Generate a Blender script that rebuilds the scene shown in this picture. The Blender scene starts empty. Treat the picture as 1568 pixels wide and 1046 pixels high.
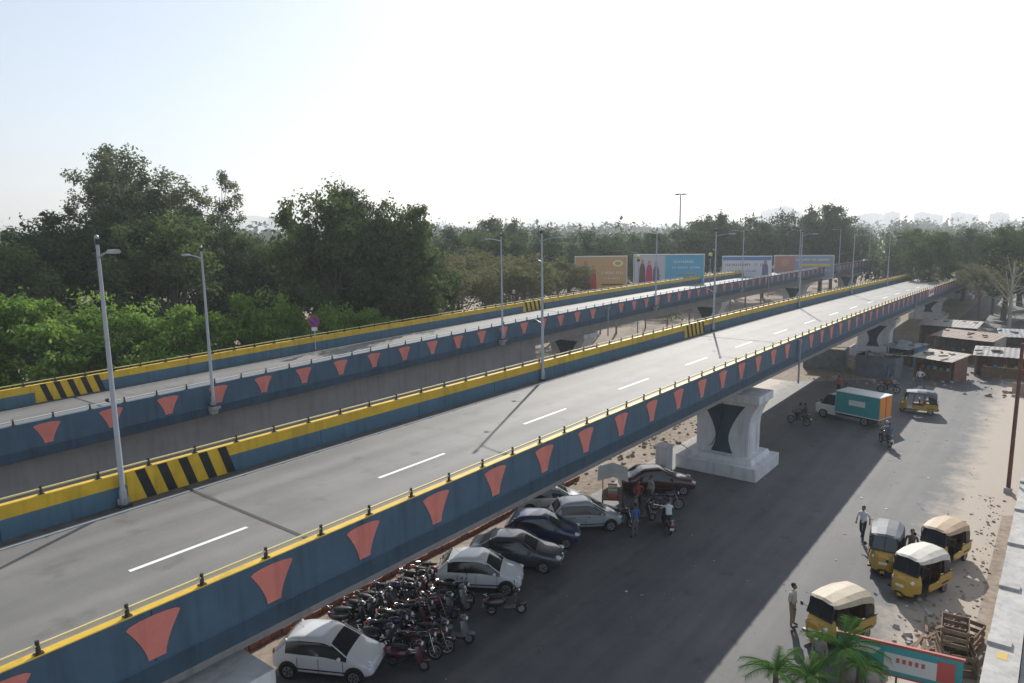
import bpy, math, random
import numpy as np
from mathutils import Vector, Matrix
random.seed(7)
R=math.radians
scene=bpy.context.scene
COL=bpy.context.collection
# ---------------------------------------------------------------- materials
def nn(nt,t,**k):
    n=nt.nodes.new(t)
    for a,b in k.items(): setattr(n,a,b)
    return n
MC={}
def mat(name,col,rough=.6,metal=0.,ns=0.,na=0.,bump=0.,spec=.5,coat=0.,det=6,streak=0.):
    if name in MC: return MC[name]
    m=bpy.data.materials.new(name);m.use_nodes=True;nt=m.node_tree
    b=nt.nodes['Principled BSDF'];c=(*col,1)
    b.inputs['Base Color'].default_value=c;b.inputs['Roughness'].default_value=rough;b.inputs['Metallic'].default_value=metal
    b.inputs['Specular IOR Level'].default_value=spec;b.inputs['Coat Weight'].default_value=coat
    if ns:
        tc=nn(nt,'ShaderNodeTexCoord');no=nn(nt,'ShaderNodeTexNoise');no.inputs['Scale'].default_value=ns;no.inputs['Detail'].default_value=det;no.inputs['Roughness'].default_value=.65
        nt.links.new(tc.outputs['Object'],no.inputs['Vector'])
        mr=nn(nt,'ShaderNodeMapRange');mr.inputs['From Min'].default_value=.3;mr.inputs['From Max'].default_value=.7
        mr.inputs['To Min'].default_value=1-na;mr.inputs['To Max'].default_value=1+na
        nt.links.new(no.outputs['Fac'],mr.inputs['Value']);fac=mr.outputs[0]
        if streak:
            mp=nn(nt,'ShaderNodeMapping');mp.inputs['Scale'].default_value=(3.5,3.5,.35);n2=nn(nt,'ShaderNodeTexNoise');n2.inputs['Scale'].default_value=1.;n2.inputs['Detail'].default_value=5
            nt.links.new(tc.outputs['Object'],mp.inputs[0]);nt.links.new(mp.outputs[0],n2.inputs['Vector'])
            m2=nn(nt,'ShaderNodeMapRange');m2.inputs['From Min'].default_value=.5;m2.inputs['From Max'].default_value=.7;m2.inputs['To Min'].default_value=1.;m2.inputs['To Max'].default_value=1-streak
            nt.links.new(n2.outputs['Fac'],m2.inputs['Value']);mm=nn(nt,'ShaderNodeMath',operation='MULTIPLY');nt.links.new(fac,mm.inputs[0]);nt.links.new(m2.outputs[0],mm.inputs[1]);fac=mm.outputs[0]
        vm=nn(nt,'ShaderNodeVectorMath',operation='SCALE');vm.inputs[0].default_value=col
        nt.links.new(fac,vm.inputs['Scale']);nt.links.new(vm.outputs[0],b.inputs['Base Color'])
        if bump:
            bp=nn(nt,'ShaderNodeBump');bp.inputs['Strength'].default_value=bump;bp.inputs['Distance'].default_value=.03
            nt.links.new(no.outputs['Fac'],bp.inputs['Height']);nt.links.new(bp.outputs[0],b.inputs['Normal'])
    MC[name]=m;return m
def glassm(name='car_glass',col=(.02,.025,.03)):
    return mat(name,col,.06,0,spec=.8)
def leafm(name,c1,c2,tr=.3):
    m=bpy.data.materials.new(name);m.use_nodes=True;nt=m.node_tree
    for n in list(nt.nodes): nt.nodes.remove(n)
    out=nn(nt,'ShaderNodeOutputMaterial');g=nn(nt,'ShaderNodeNewGeometry');cr=nn(nt,'ShaderNodeMix',data_type='RGBA')
    tc=nn(nt,'ShaderNodeTexCoord');no=nn(nt,'ShaderNodeTexNoise');no.inputs['Scale'].default_value=.45;no.inputs['Detail'].default_value=3
    nt.links.new(tc.outputs['Object'],no.inputs['Vector'])
    a=nn(nt,'ShaderNodeMath',operation='MULTIPLY_ADD');a.inputs[1].default_value=.45;a.inputs[2].default_value=-.35
    nt.links.new(g.outputs['Random Per Island'],a.inputs[0])
    b=nn(nt,'ShaderNodeMath',operation='MULTIPLY_ADD');b.inputs[1].default_value=1.3
    nt.links.new(no.outputs['Fac'],b.inputs[0]);nt.links.new(a.outputs[0],b.inputs[2])
    oi=nn(nt,'ShaderNodeObjectInfo');o2=nn(nt,'ShaderNodeMath',operation='MULTIPLY_ADD');o2.inputs[1].default_value=.35;o2.use_clamp=True
    nt.links.new(oi.outputs['Random'],o2.inputs[0]);nt.links.new(b.outputs[0],o2.inputs[2])
    nt.links.new(o2.outputs[0],cr.inputs['Factor']);cr.inputs['A'].default_value=(*c1,1);cr.inputs['B'].default_value=(*c2,1)
    d=nn(nt,'ShaderNodeBsdfDiffuse');t=nn(nt,'ShaderNodeBsdfTranslucent');mx=nn(nt,'ShaderNodeMixShader');mx.inputs[0].default_value=tr
    nt.links.new(cr.outputs['Result'],d.inputs[0]);nt.links.new(cr.outputs['Result'],t.inputs[0])
    nt.links.new(d.outputs[0],mx.inputs[1]);nt.links.new(t.outputs[0],mx.inputs[2]);nt.links.new(mx.outputs[0],out.inputs[0])
    return m
# ---------------------------------------------------------------- mesh builder
class MB:
    def __init__(s): s.v=[];s.f=[];s.m=[];s.sm=[];s.mats=[];s.M=Matrix()
    def mi(s,m):
        if m not in s.mats: s.mats.append(m)
        return s.mats.index(m)
    def add(s,vs,fs,m,smooth=False):
        o=len(s.v);s.v+=[tuple(s.M@Vector(p)) for p in vs];i=s.mi(m)
        for f in fs: s.f.append(tuple(o+k for k in f));s.m.append(i);s.sm.append(smooth)
    def box(s,c,d,m,rot=None,taper=1.):
        x,y,z=d[0]/2,d[1]/2,d[2]/2
        vs=[Vector((a*x*(taper if e>0 else 1),b*y*(taper if e>0 else 1),e*z)) for e in(-1,1) for a,b in((-1,-1),(1,-1),(1,1),(-1,1))]
        if rot is not None:
            r=rot if isinstance(rot,Matrix) else Matrix.Rotation(rot,3,'Z')
            vs=[r@v for v in vs]
        s.add([v+Vector(c) for v in vs],[(0,3,2,1),(4,5,6,7),(0,1,5,4),(1,2,6,5),(2,3,7,6),(3,0,4,7)],m)
    def tube(s,pts,rads,m,n=8,smooth=True,caps=True):
        pts=[Vector(p) for p in pts];
        if not hasattr(rads,'__len__'): rads=[rads]*len(pts)
        vs=[];fs=[]
        for i,p in enumerate(pts):
            t=(pts[min(i+1,len(pts)-1)]-pts[max(i-1,0)]).normalized()
            a=t.cross(Vector((0,0,1))) if abs(t.z)<.95 else t.cross(Vector((1,0,0)))
            a.normalize();b=t.cross(a)
            for k in range(n):
                q=2*math.pi*k/n;vs.append(p+(a*math.cos(q)+b*math.sin(q))*rads[i])
        for i in range(len(pts)-1):
            for k in range(n):
                k2=(k+1)%n;fs.append((i*n+k,i*n+k2,(i+1)*n+k2,(i+1)*n+k))
        s.add(vs,fs,m,smooth)
        if caps:
            s.add(vs[:n],[tuple(range(n))],m);s.add(vs[-n:],[tuple(range(n-1,-1,-1))],m)
    def ell(s,c,r,m,nu=12,nv=8,rot=None,zmin=-1.,zmax=1.):
        vs=[];fs=[]
        for j in range(nv+1):
            ph=math.asin(zmin)+(math.asin(zmax)-math.asin(zmin))*j/nv
            for i in range(nu):
                a=2*math.pi*i/nu;p=Vector((r[0]*math.cos(ph)*math.cos(a),r[1]*math.cos(ph)*math.sin(a),r[2]*math.sin(ph)))
                if rot is not None:p=rot@p
                vs.append(p+Vector(c))
        for j in range(nv):
            for i in range(nu):
                i2=(i+1)%nu;fs.append((j*nu+i,j*nu+i2,(j+1)*nu+i2,(j+1)*nu+i))
        s.add(vs,fs,m,True)
    def prism(s,poly,axis,a,b,m):
        n=len(poly)
        def P(p,t):
            if axis=='x':return (t,p[0],p[1])
            if axis=='y':return (p[0],t,p[1])
            return (p[0],p[1],t)
        vs=[P(p,a) for p in poly]+[P(p,b) for p in poly]
        fs=[tuple(range(n)),tuple(range(2*n-1,n-1,-1))]+[(i,i+n,(i+1)%n+n,(i+1)%n) for i in range(n)]
        s.add(vs,fs,m)
    def loft(s,rings,mf,smooth=True,cap=None,closed=True):
        n=len(rings[0]);
        for i in range(len(rings)-1):
            for k in range(n if closed else n-1):
                k2=(k+1)%n;s.add([rings[i][k],rings[i][k2],rings[i+1][k2],rings[i+1][k]],[(0,1,2,3)],mf(i,k),smooth)
        if cap:
            s.add(rings[0],[tuple(range(n))],cap);s.add(rings[-1],[tuple(range(n-1,-1,-1))],cap)
    def torus(s,c,R1,r,m,axis='y',nu=20,nv=8):
        vs=[];fs=[]
        for i in range(nu):
            a=2*math.pi*i/nu
            for j in range(nv):
                b=2*math.pi*j/nv;q=R1+r*math.cos(b);p=(q*math.cos(a),r*math.sin(b),q*math.sin(a)) if axis=='y' else (q*math.cos(a),q*math.sin(a),r*math.sin(b))
                vs.append(Vector(p)+Vector(c))
        for i in range(nu):
            for j in range(nv):
                i2=(i+1)%nu;j2=(j+1)%nv;fs.append((i*nv+j,i*nv+j2,i2*nv+j2,i2*nv+j))
        s.add(vs,fs,m,True)
    def mesh(s,name,weld=False):
        me=bpy.data.meshes.new(name);me.from_pydata(s.v,[],s.f)
        for m in s.mats: me.materials.append(m)
        me.polygons.foreach_set('material_index',s.m);me.polygons.foreach_set('use_smooth',s.sm)
        if weld:
            import bmesh
            bm=bmesh.new();bm.from_mesh(me);bmesh.ops.remove_doubles(bm,verts=bm.verts,dist=.0005);bmesh.ops.recalc_face_normals(bm,faces=bm.faces);bm.to_mesh(me);bm.free()
        me.update();return me
    def obj(s,name,loc=(0,0,0),rz=0.,weld=False,bevel=0.,scale=1.):
        o=place(s.mesh(name,weld),name,loc,rz,scale)
        if bevel:
            b=o.modifiers.new('bevel','BEVEL');b.width=bevel;b.segments=2;b.limit_method='ANGLE';b.angle_limit=R(40)
        return o
def place(me,name,loc=(0,0,0),rz=0.,scale=1.):
    o=bpy.data.objects.new(name,me);o.location=loc;o.rotation_euler=(0,0,rz)
    o.scale=(scale,)*3 if not hasattr(scale,'__len__') else scale
    COL.objects.link(o);return o
# ---------------------------------------------------------------- camera (world x = along flyover, y = across it)
def W(v): return Vector((v[0]*.6163+v[1]*.7875,-v[0]*.7875+v[1]*.6163,v[2]))
pi_,ro=.15735,-.012805
fw=Vector((0,math.cos(pi_),-math.sin(pi_)));up=Vector((0,math.sin(pi_),math.cos(pi_)));rt=Vector((1,0,0))
r2=math.cos(ro)*rt+math.sin(ro)*up;u2=-math.sin(ro)*rt+math.cos(ro)*up
r2,u2,bk=W(r2),W(u2),-W(fw)
cd=bpy.data.cameras.new('camera');cam=bpy.data.objects.new('camera',cd);COL.objects.link(cam)
cam.matrix_world=Matrix(((r2.x,u2.x,bk.x,0),(r2.y,u2.y,bk.y,0),(r2.z,u2.z,bk.z,15.),(0,0,0,1)))
cd.lens=24.98;cd.sensor_width=36;cd.clip_end=12000;scene.camera=cam
# ---------------------------------------------------------------- light, sky, haze
EL=32.;AZ=math.atan2(.91,.41)
wd=bpy.data.worlds.new('World');scene.world=wd;wd.use_nodes=True
nt=wd.node_tree;sk=nn(nt,'ShaderNodeTexSky');sk.sky_type='NISHITA';sk.sun_disc=False;sk.sun_elevation=R(EL);sk.sun_rotation=AZ
sk.air_density=1.;sk.dust_density=1.;sk.ozone_density=2.5
hs=nn(nt,'ShaderNodeHueSaturation');hs.inputs['Saturation'].default_value=.65;nt.links.new(sk.outputs[0],hs.inputs['Color'])
mx=nn(nt,'ShaderNodeMix',data_type='RGBA');mx.inputs['Factor'].default_value=.28;mx.inputs['B'].default_value=(6.6,7.6,8.9,1);nt.links.new(hs.outputs[0],mx.inputs['A'])
nt.links.new(mx.outputs['Result'],nt.nodes['Background'].inputs[0]);nt.nodes['Background'].inputs[1].default_value=.125
sl=bpy.data.lights.new('sun','SUN');sl.energy=5;sl.angle=R(.5);sl.color=(1,.965,.9);so=bpy.data.objects.new('sun',sl);COL.objects.link(so)
sd=Vector((math.cos(R(EL))*.912,math.cos(R(EL))*.411,math.sin(R(EL))))
so.rotation_euler=sd.to_track_quat('Z','Y').to_euler();so.location=(0,0,60)
scene.view_settings.view_transform='Standard';scene.view_settings.look='None';scene.view_settings.exposure=0
hz=bpy.data.materials.new('atmospheric_haze');hz.use_nodes=True;nt=hz.node_tree
for n_ in list(nt.nodes): nt.nodes.remove(n_)
ho=nn(nt,'ShaderNodeOutputMaterial');vs_=nn(nt,'ShaderNodeVolumeScatter');vs_.inputs['Density'].default_value=.00048;vs_.inputs['Anisotropy'].default_value=.4;vs_.inputs['Color'].default_value=(.86,.94,1,1)
nt.links.new(vs_.outputs[0],ho.inputs['Volume'])
g=MB();g.box((1500,1200,69),(7000,7000,140),hz);g.obj('atmospheric_haze')
# ---------------------------------------------------------------- ground & roads
def groundmat():
    m=bpy.data.materials.new('ground_dirt');m.use_nodes=True;nt=m.node_tree;b=nt.nodes['Principled BSDF'];b.inputs['Roughness'].default_value=.95
    tc=nn(nt,'ShaderNodeTexCoord');n1=nn(nt,'ShaderNodeTexNoise');n1.inputs['Scale'].default_value=.12;n1.inputs['Detail'].default_value=10;n1.inputs['Roughness'].default_value=.7
    n2=nn(nt,'ShaderNodeTexNoise');n2.inputs['Scale'].default_value=2.5;n2.inputs['Detail'].default_value=8
    cr=nn(nt,'ShaderNodeValToRGB');e=cr.color_ramp.elements;e[0].position=.3;e[0].color=(.19,.15,.115,1);e[1].position=.7;e[1].color=(.44,.365,.295,1)
    x=e.new(.5);x.color=(.34,.275,.215,1)
    mx=nn(nt,'ShaderNodeMix',data_type='RGBA',blend_type='MULTIPLY');mx.inputs['Factor'].default_value=.7
    c2=nn(nt,'ShaderNodeValToRGB');c2.color_ramp.elements[0].position=.35;c2.color_ramp.elements[0].color=(.6,.57,.55,1);c2.color_ramp.elements[1].position=.6
    for nd in(n1,n2): nt.links.new(tc.outputs['Object'],nd.inputs['Vector'])
    nt.links.new(n1.outputs[0],cr.inputs[0]);nt.links.new(n2.outputs[0],c2.inputs[0]);nt.links.new(cr.outputs[0],mx.inputs['A']);nt.links.new(c2.outputs[0],mx.inputs['B'])
    bp=nn(nt,'ShaderNodeBump');bp.inputs['Strength'].default_value=.5;bp.inputs['Distance'].default_value=.1;nt.links.new(n2.outputs[0],bp.inputs['Height'])
    nt.links.new(bp.outputs[0],b.inputs['Normal'])
    nt.links.new(mx.outputs['Result'],b.inputs['Base Color']);return m
def roadmat(name,c1,c2,edges=None,dust=(.37,.305,.24),rough=.72,tracks=None):
    m=bpy.data.materials.new(name);m.use_nodes=True;nt=m.node_tree;b=nt.nodes['Principled BSDF'];b.inputs['Roughness'].default_value=rough
    tc=nn(nt,'ShaderNodeTexCoord');mp=nn(nt,'ShaderNodeMapping');mp.inputs['Scale'].default_value=(.06,1.1,1)
    n1=nn(nt,'ShaderNodeTexNoise');n1.inputs['Scale'].default_value=1.;n1.inputs['Detail'].default_value=5
    n2=nn(nt,'ShaderNodeTexNoise');n2.inputs['Scale'].default_value=.35;n2.inputs['Detail'].default_value=10;n2.inputs['Roughness'].default_value=.7
    n3=nn(nt,'ShaderNodeTexNoise');n3.inputs['Scale'].default_value=30;n3.inputs['Detail'].default_value=3
    nt.links.new(tc.outputs['Object'],mp.inputs[0]);nt.links.new(mp.outputs[0],n1.inputs[0]);nt.links.new(tc.outputs['Object'],n2.inputs[0]);nt.links.new(tc.outputs['Object'],n3.inputs[0])
    ad=nn(nt,'ShaderNodeMath',operation='ADD');nt.links.new(n1.outputs[0],ad.inputs[0]);nt.links.new(n2.outputs[0],ad.inputs[1])
    a3=nn(nt,'ShaderNodeMath',operation='MULTIPLY_ADD');a3.inputs[1].default_value=.35;nt.links.new(n3.outputs[0],a3.inputs[0]);nt.links.new(ad.outputs[0],a3.inputs[2])
    mr=nn(nt,'ShaderNodeMapRange');mr.inputs['From Min'].default_value=.9;mr.inputs['From Max'].default_value=1.45;nt.links.new(a3.outputs[0],mr.inputs[0])
    mx=nn(nt,'ShaderNodeMix',data_type='RGBA');mx.inputs['A'].default_value=(*c1,1);mx.inputs['B'].default_value=(*c2,1);nt.links.new(mr.outputs[0],mx.inputs['Factor'])
    res=mx.outputs['Result']
    n5=nn(nt,'ShaderNodeTexNoise');n5.inputs['Scale'].default_value=.9;n5.inputs['Detail'].default_value=4;nt.links.new(tc.outputs['Object'],n5.inputs[0])
    m5=nn(nt,'ShaderNodeMapRange');m5.inputs['From Min'].default_value=.6;m5.inputs['From Max'].default_value=.72;m5.inputs['To Min'].default_value=1;m5.inputs['To Max'].default_value=.72;nt.links.new(n5.outputs[0],m5.inputs[0])
    v5=nn(nt,'ShaderNodeVectorMath',operation='SCALE');nt.links.new(res,v5.inputs[0]);nt.links.new(m5.outputs[0],v5.inputs['Scale']);res=v5.outputs[0]
    sp=nn(nt,'ShaderNodeSeparateXYZ');nt.links.new(tc.outputs['Object'],sp.inputs[0])
    if tracks:
        # darker wheel-path bands along each lane
        q=nn(nt,'ShaderNodeMath',operation='MULTIPLY_ADD');q.inputs[1].default_value=2*math.pi/1.85;q.inputs[2].default_value=tracks;nt.links.new(sp.outputs['Y'],q.inputs[0])
        c_=nn(nt,'ShaderNodeMath',operation='COSINE');nt.links.new(q.outputs[0],c_.inputs[0])
        m6=nn(nt,'ShaderNodeMapRange');m6.inputs['From Min'].default_value=-1;m6.inputs['From Max'].default_value=1;m6.inputs['To Min'].default_value=.91;m6.inputs['To Max'].default_value=1.04;nt.links.new(c_.outputs[0],m6.inputs[0])
        v6=nn(nt,'ShaderNodeVectorMath',operation='SCALE');nt.links.new(res,v6.inputs[0]);nt.links.new(m6.outputs[0],v6.inputs['Scale']);res=v6.outputs[0]
    if edges:
        ab=nn(nt,'ShaderNodeMath',operation='SUBTRACT');nt.links.new(sp.outputs['Y'],ab.inputs[0]);ab.inputs[1].default_value=(edges[0]+edges[1])/2
        ab2=nn(nt,'ShaderNodeMath',operation='ABSOLUTE');nt.links.new(ab.outputs[0],ab2.inputs[0])
        n4=nn(nt,'ShaderNodeTexNoise');n4.inputs['Scale'].default_value=.6;n4.inputs['Detail'].default_value=8;n4.inputs['Roughness'].default_value=.75;nt.links.new(tc.outputs['Object'],n4.inputs[0])
        s2=nn(nt,'ShaderNodeMath',operation='MULTIPLY_ADD');s2.inputs[1].default_value=edges[2];nt.links.new(n4.outputs[0],s2.inputs[0]);nt.links.new(ab2.outputs[0],s2.inputs[2])
        m2=nn(nt,'ShaderNodeMapRange');hw=(edges[1]-edges[0])/2;m2.inputs['From Min'].default_value=hw-1.+edges[2]*.3;m2.inputs['From Max'].default_value=hw+.4+edges[2]*.35;nt.links.new(s2.outputs[0],m2.inputs[0])
        mz=nn(nt,'ShaderNodeMix',data_type='RGBA');nt.links.new(m2.outputs[0],mz.inputs['Factor']);nt.links.new(res,mz.inputs['A']);mz.inputs['B'].default_value=(*dust,1);res=mz.outputs['Result']
    nt.links.new(res,b.inputs['Base Color'])
    bp=nn(nt,'ShaderNodeBump');bp.inputs['Strength'].default_value=.25;bp.inputs['Distance'].default_value=.01;nt.links.new(n3.outputs[0],bp.inputs['Height']);nt.links.new(bp.outputs[0],b.inputs['Normal'])
    return m
g=MB();g.add([(-2500,-2500,0),(6500,-2500,0),(6500,6500,0),(-2500,6500,0)],[(0,1,2,3)],groundmat());g.obj('ground')
g=MB();g.add([(-40,1.6,.004),(43,1.6,.004),(47,-3,.004),(47,-60,.004),(70,-60,.004),(70,0,.004),(75,2.5,.004),(190,2.5,.004),(190,13,.004),(76,13,.004),(70,20,.004),(70,60,.004),(54,60,.004),(54,22,.004),(48,20.3,.004),(-40,20.3,.004)],[tuple(range(16))],
   roadmat('street_asphalt',(.07,.072,.078),(.13,.127,.123),(2.9,21.8,5.)));g.obj('street_road')
# ---------------------------------------------------------------- flyovers
def zn(s):
    if s<=85: return 8-.002*(s-30)-.000158*(s-30)**2
    return 7.412-.0194*(s-85)
def zf(s):
    if s<=100: return 7.66+.015*(s-30)-.000155*(s-30)**2
    return 7.95-.0067*(s-100)
SS=[-25+2.5*i for i in range(106)]
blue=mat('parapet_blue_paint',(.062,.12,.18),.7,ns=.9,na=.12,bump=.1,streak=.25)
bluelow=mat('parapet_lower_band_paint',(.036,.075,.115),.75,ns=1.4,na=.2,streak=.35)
blueLit=mat('parapet_inner_blue_lit',(.075,.155,.22),.7,ns=.9,na=.14,streak=.2)  # same parapet blue, lightened so the inner face looks lit
yel=mat('yellow_paint',(.68,.44,.03),.6,ns=1.2,na=.12,streak=.22)
blk=mat('black_paint',(.018,.018,.02),.6,ns=2,na=.3)
pink=mat('motif_salmon_paint',(.68,.22,.18),.7,ns=2.,na=.1,streak=.15)
conc=mat('girder_concrete',(.33,.335,.34),.85,ns=.7,na=.14,bump=.2,streak=.25)
concw=mat('pier_white_paint',(.68,.69,.70),.8,ns=.8,na=.1,streak=.22)
pierblue=mat('pier_dark_blue_paint',(.05,.075,.11),.75,ns=1,na=.2)
deckm=roadmat('deck_surface',(.135,.13,.122),(.215,.205,.19),rough=.7,tracks=.6)
whitep=mat('white_road_paint',(.8,.8,.78),.6,ns=3,na=.08)
steel=mat('rail_steel',(.55,.55,.53),.4,.6)
railw=mat('rail_white_paint',(.7,.7,.68),.5)
raily=mat('rail_yellow_paint',(.72,.62,.3),.5)
dark=mat('dark_metal',(.03,.03,.032),.5)
def sweep(mb,prof,zfun,mats,closed=True):
    rings=[[(s,p[0],zfun(s)+p[1]) for p in prof] for s in SS]
    n=len(prof)
    for k in range(n if closed else n-1):
        vs=[];fs=[]
        k2=(k+1)%n
        for r in rings: vs+= [r[k],r[k2]]
        for i in range(len(rings)-1): fs.append((2*i,2*i+1,2*i+3,2*i+2))
        mb.add(vs,fs,mats[k])
def flyover(name,w0,w1,zfun,far):
    mb=MB();T=.24;top=-.18;dk=-1.15;q=random.Random(4+far)
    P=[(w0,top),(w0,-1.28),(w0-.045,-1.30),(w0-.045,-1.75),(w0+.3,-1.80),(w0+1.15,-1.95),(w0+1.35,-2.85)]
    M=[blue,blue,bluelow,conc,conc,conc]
    w1o=w1+T/2;P+=[(w1o-1.35,-2.85),(w1o-1.15,-1.95),(w1o-.3,-1.80),(w1o+.045,-1.75),(w1o+.045,-1.30),(w1o,-1.28),(w1o,top)]
    M+=[conc,conc,conc,conc,bluelow,blue,blue]
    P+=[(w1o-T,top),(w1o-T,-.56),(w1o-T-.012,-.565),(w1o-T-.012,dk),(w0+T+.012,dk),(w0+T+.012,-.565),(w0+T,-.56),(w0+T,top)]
    M+=[yel,yel,blueLit,blueLit,deckm,blueLit,blueLit,yel,(blue if far else yel)]
    sweep(mb,P,zfun,M)
    for w,rm in((w0+T/2,railw if far else raily),(w1o-T/2,raily)):
        mb.tube([(s,w,zfun(s)-.02) for s in SS],.028,rm,6)
        s=-24.64
        while s<190:
            z=zfun(s);tx=q.uniform(-.012,.012);mb.tube([(s,w,z+top),(s+tx,w,z+.07)],[.045,.035],dark,6,smooth=False)
            mb.box((s,w,z+top+.01),(.15,.12,.016),dark)
            s+=1.5
    for k in range(-11,78):
        s=5.78+2.635*k;z=zfun(s);sl=(zfun(s+1)-zfun(s-1))/2
        N=6;L=[];Rr=[]
        for i in range(N+1):
            t=i/N;hw=.17+.36*t**1.5;L.append((-hw,-1.2+.80*t));Rr.append((hw,-1.2+.80*t))
        arc=[(.53*math.cos(a),-.40+.09*math.sin(a)) for a in [R(180*j/6) for j in range(1,6)]]
        poly=[L[0]]+Rr[0:]+arc+L[::-1][:-1]
        poly=[(p[0]+s,p[1]+z+sl*p[0]) for p in poly]
        mb.prism(poly,'y',w0-.016,w0+.01,pink)
    # panel joints in the precast parapet
    pj=mat('precast_joint',(.025,.045,.065),.9)
    s=-20.6
    while s<180:
        z=zfun(s);mb.box((s,w0-.003,z-.73),(.02,.01,1.08),pj);mb.box((s,w1o-T-.013,z-.86),(.02,.01,.55),pj);s+=2.635*2
    dzz=dk+.005
    def strip(wa,wb,sa,sb,m,dz=dzz):
        nseg=max(1,int((sb-sa)/2.5));vs=[];fs=[]
        for i in range(nseg+1):
            s=sa+(sb-sa)*i/nseg
            b=(s+25)/2.5;i0=int(math.floor(b));fr=b-i0;z=zfun(SS[i0])*(1-fr)+zfun(SS[min(i0+1,len(SS)-1)])*fr
            vs+=[(s,wa,z+dz),(s,wb,z+dz)]
        for i in range(nseg): fs.append((2*i,2*i+2,2*i+3,2*i+1))
        mb.add(vs,fs,m)
    wc=(w0+w1)/2-.35
    s=6.9-8*3
    while s<220: strip(wc-.07,wc+.07,s,s+3.2,whitep);s+=8.05
    strip(w1o-T-.62,w1o-T-.5,-25,232,whitep);strip(w0+T+.35,w0+T+.47,-25,232,whitep)
    strip(w1o-T-.42,w1o-T-.02,-25,232,mat('parapet_shadow_line',(.09,.08,.07),.9,ns=3,na=.4),dzz-.001)  # dark strip: the parapet's shadow line painted onto the deck edge
    jm=mat('expansion_joint_rubber',(.05,.05,.05),.8)
    for sj in JD[far]: strip(w0+T+.02,w1o-T-.02,sj-.06,sj+.06,jm,dzz+.004)
    for a,b in HZ[far]:
        wi=w1o-T-.020;zz=zfun
        mb.add([(a,wi,zz(a)+top),(b,wi,zz(b)+top),(b,wi,zz(b)+dk+.01),(a,wi,zz(a)+dk+.01)],[(0,1,2,3)],yel)
        nst=5;st=(b-a)/nst
        for i in range(nst):
            c=a+.25+i*st;q_=c+st*.45
            mb.add([(c,wi-.004,zz(c)+top-.005),(q_,wi-.004,zz(q_)+top-.005),(q_+.3,wi-.004,zz(q_)+dk+.015),(c+.3,wi-.004,zz(c)+dk+.015)],[(0,1,2,3)],blk)
    for sj in JO[far]:
        z=zfun(sj);mb.box((sj,w0-.05,z-.95),(.5,.1,1.3),mat('joint_cover_grey_blue',(.12,.17,.22),.7));mb.tube([(sj,w0-.13,z-.4),(sj,w0-.13,z-3.2)],.06,mat('drain_pipe_grey',(.3,.31,.32),.6),8)
    if far:
        a,b=-25,48;N=20;rw=mat('ramp_wall_concrete',(.27,.275,.28),.9,ns=.5,na=.12,bump=.2,streak=.15)
        for w,sg in((w0+.85,-1),(w1o-.85,1)):
            vs=[];fs=[]
            for i in range(N+1):
                s=a+(b-a)*i/N;vs+=[(s,w,-.2),(s,w,zfun(s)-1.87)]
            for i in range(N): fs.append((2*i,2*i+2,2*i+3,2*i+1))
            mb.add(vs,fs,rw)
        mb.add([(b,w0+.85,-.2),(b,w1o-.85,-.2),(b,w1o-.85,zfun(b)-1.87),(b,w0+.85,zfun(b)-1.87)],[(0,1,2,3)],rw)
    return mb.obj(name)
JO={False:[47.6,92.],True:[58.4,104]}
JD={False:[10.8,51.,92.,128.],True:[15.,58.,104.]}
HZ={False:[(9.1,12.5),(49.2,52.8)],True:[(13.3,16.6),(56.,59.6)]}
flyover('flyover_bridge',13.5,22.28,zn,False)
flyover('flyover_bridge',34.2,42.5,zf,True)
def pier(s,wc,zt,name='bridge_pier'):
    mb=MB();hw=1.65
    mb.box((0,0,.4),(4.2,5.1,.8),concw);mb.box((0,0,.95),(3.3,4.3,.3),concw,taper=.94)
    z0=1.05;prof=[];N=8
    for i in range(N+1):
        t=i/N;prof.append((hw+.55*max(0,(t-.5)/.5)**2,z0+(zt-.6-z0)*t))
    poly=[(-a,b) for a,b in prof][::-1]+prof
    mb.prism(poly,'x',-1.,1.,concw)
    mb.box((0,.4,zt-.35),(2.5,2*(hw+1.05),.5),concw)
    mb.box((0,.9,zt-.05),(1.6,3.2,.1),dark)
    gp=[]
    for i in range(N+1):
        t=i/N;gp.append((.40+.8*abs(t-.32)**1.6*2.3,z0+.1+(zt-.95-z0)*t))
    poly=[(-a,b) for a,b in gp][::-1]+gp
    mb.prism(poly,'x',-1.015,1.015,pierblue)
    for sg in(-1,1):
        for x in(-.62,.62): mb.box((x,sg*(hw+.02),2.1),(.5,.05,2.),concw)
    return mb.obj(name,(s,wc,0),0,bevel=.06)
for s in(7.2,42.4,90.,130.,168.): pier(s,16.0 if s<50 else 17.,zn(s)-2.87)
for s in(58.,92.,130.,168): pier(s,38.0,zf(s)-2.87)
mb=MB();mb.box((0,0,.75),(.8,.8,1.5),concw);mb.box((0,0,1.55),(.95,.95,.1),concw);mb.obj('concrete_post',(39.4,18.9,0),0,bevel=.03)
mb=MB();mb.tube([(0,0,4.6),(.15,0,3.4),(-.1,.25,2.3),(.1,.6,1.6),(.3,1.2,1.1),(.1,2.,.9),(-.6,2.9,1.65)],.022,dark,5);mb.tube([(.1,0,4.6),(.5,-.05,3.6),(.4,.1,2.9),(.05,.1,3.3),(.1,0,4.4)],.018,dark,5);mb.obj('hanging_cable',(41.25,16.,0))
mb=MB();mb.box((0,0,0),(4.2,.06,1.0),mat('board_white',(.8,.8,.8)))
for i in range(8): mb.box((-1.6+i*.46,-.035,.02+random.uniform(-.05,.05)),(.3,.012,.5),mat('board_red',(.6,.03,.04)))
mb.obj('flyover_name_board',(103,13.36,zn(103)-.55))
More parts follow.
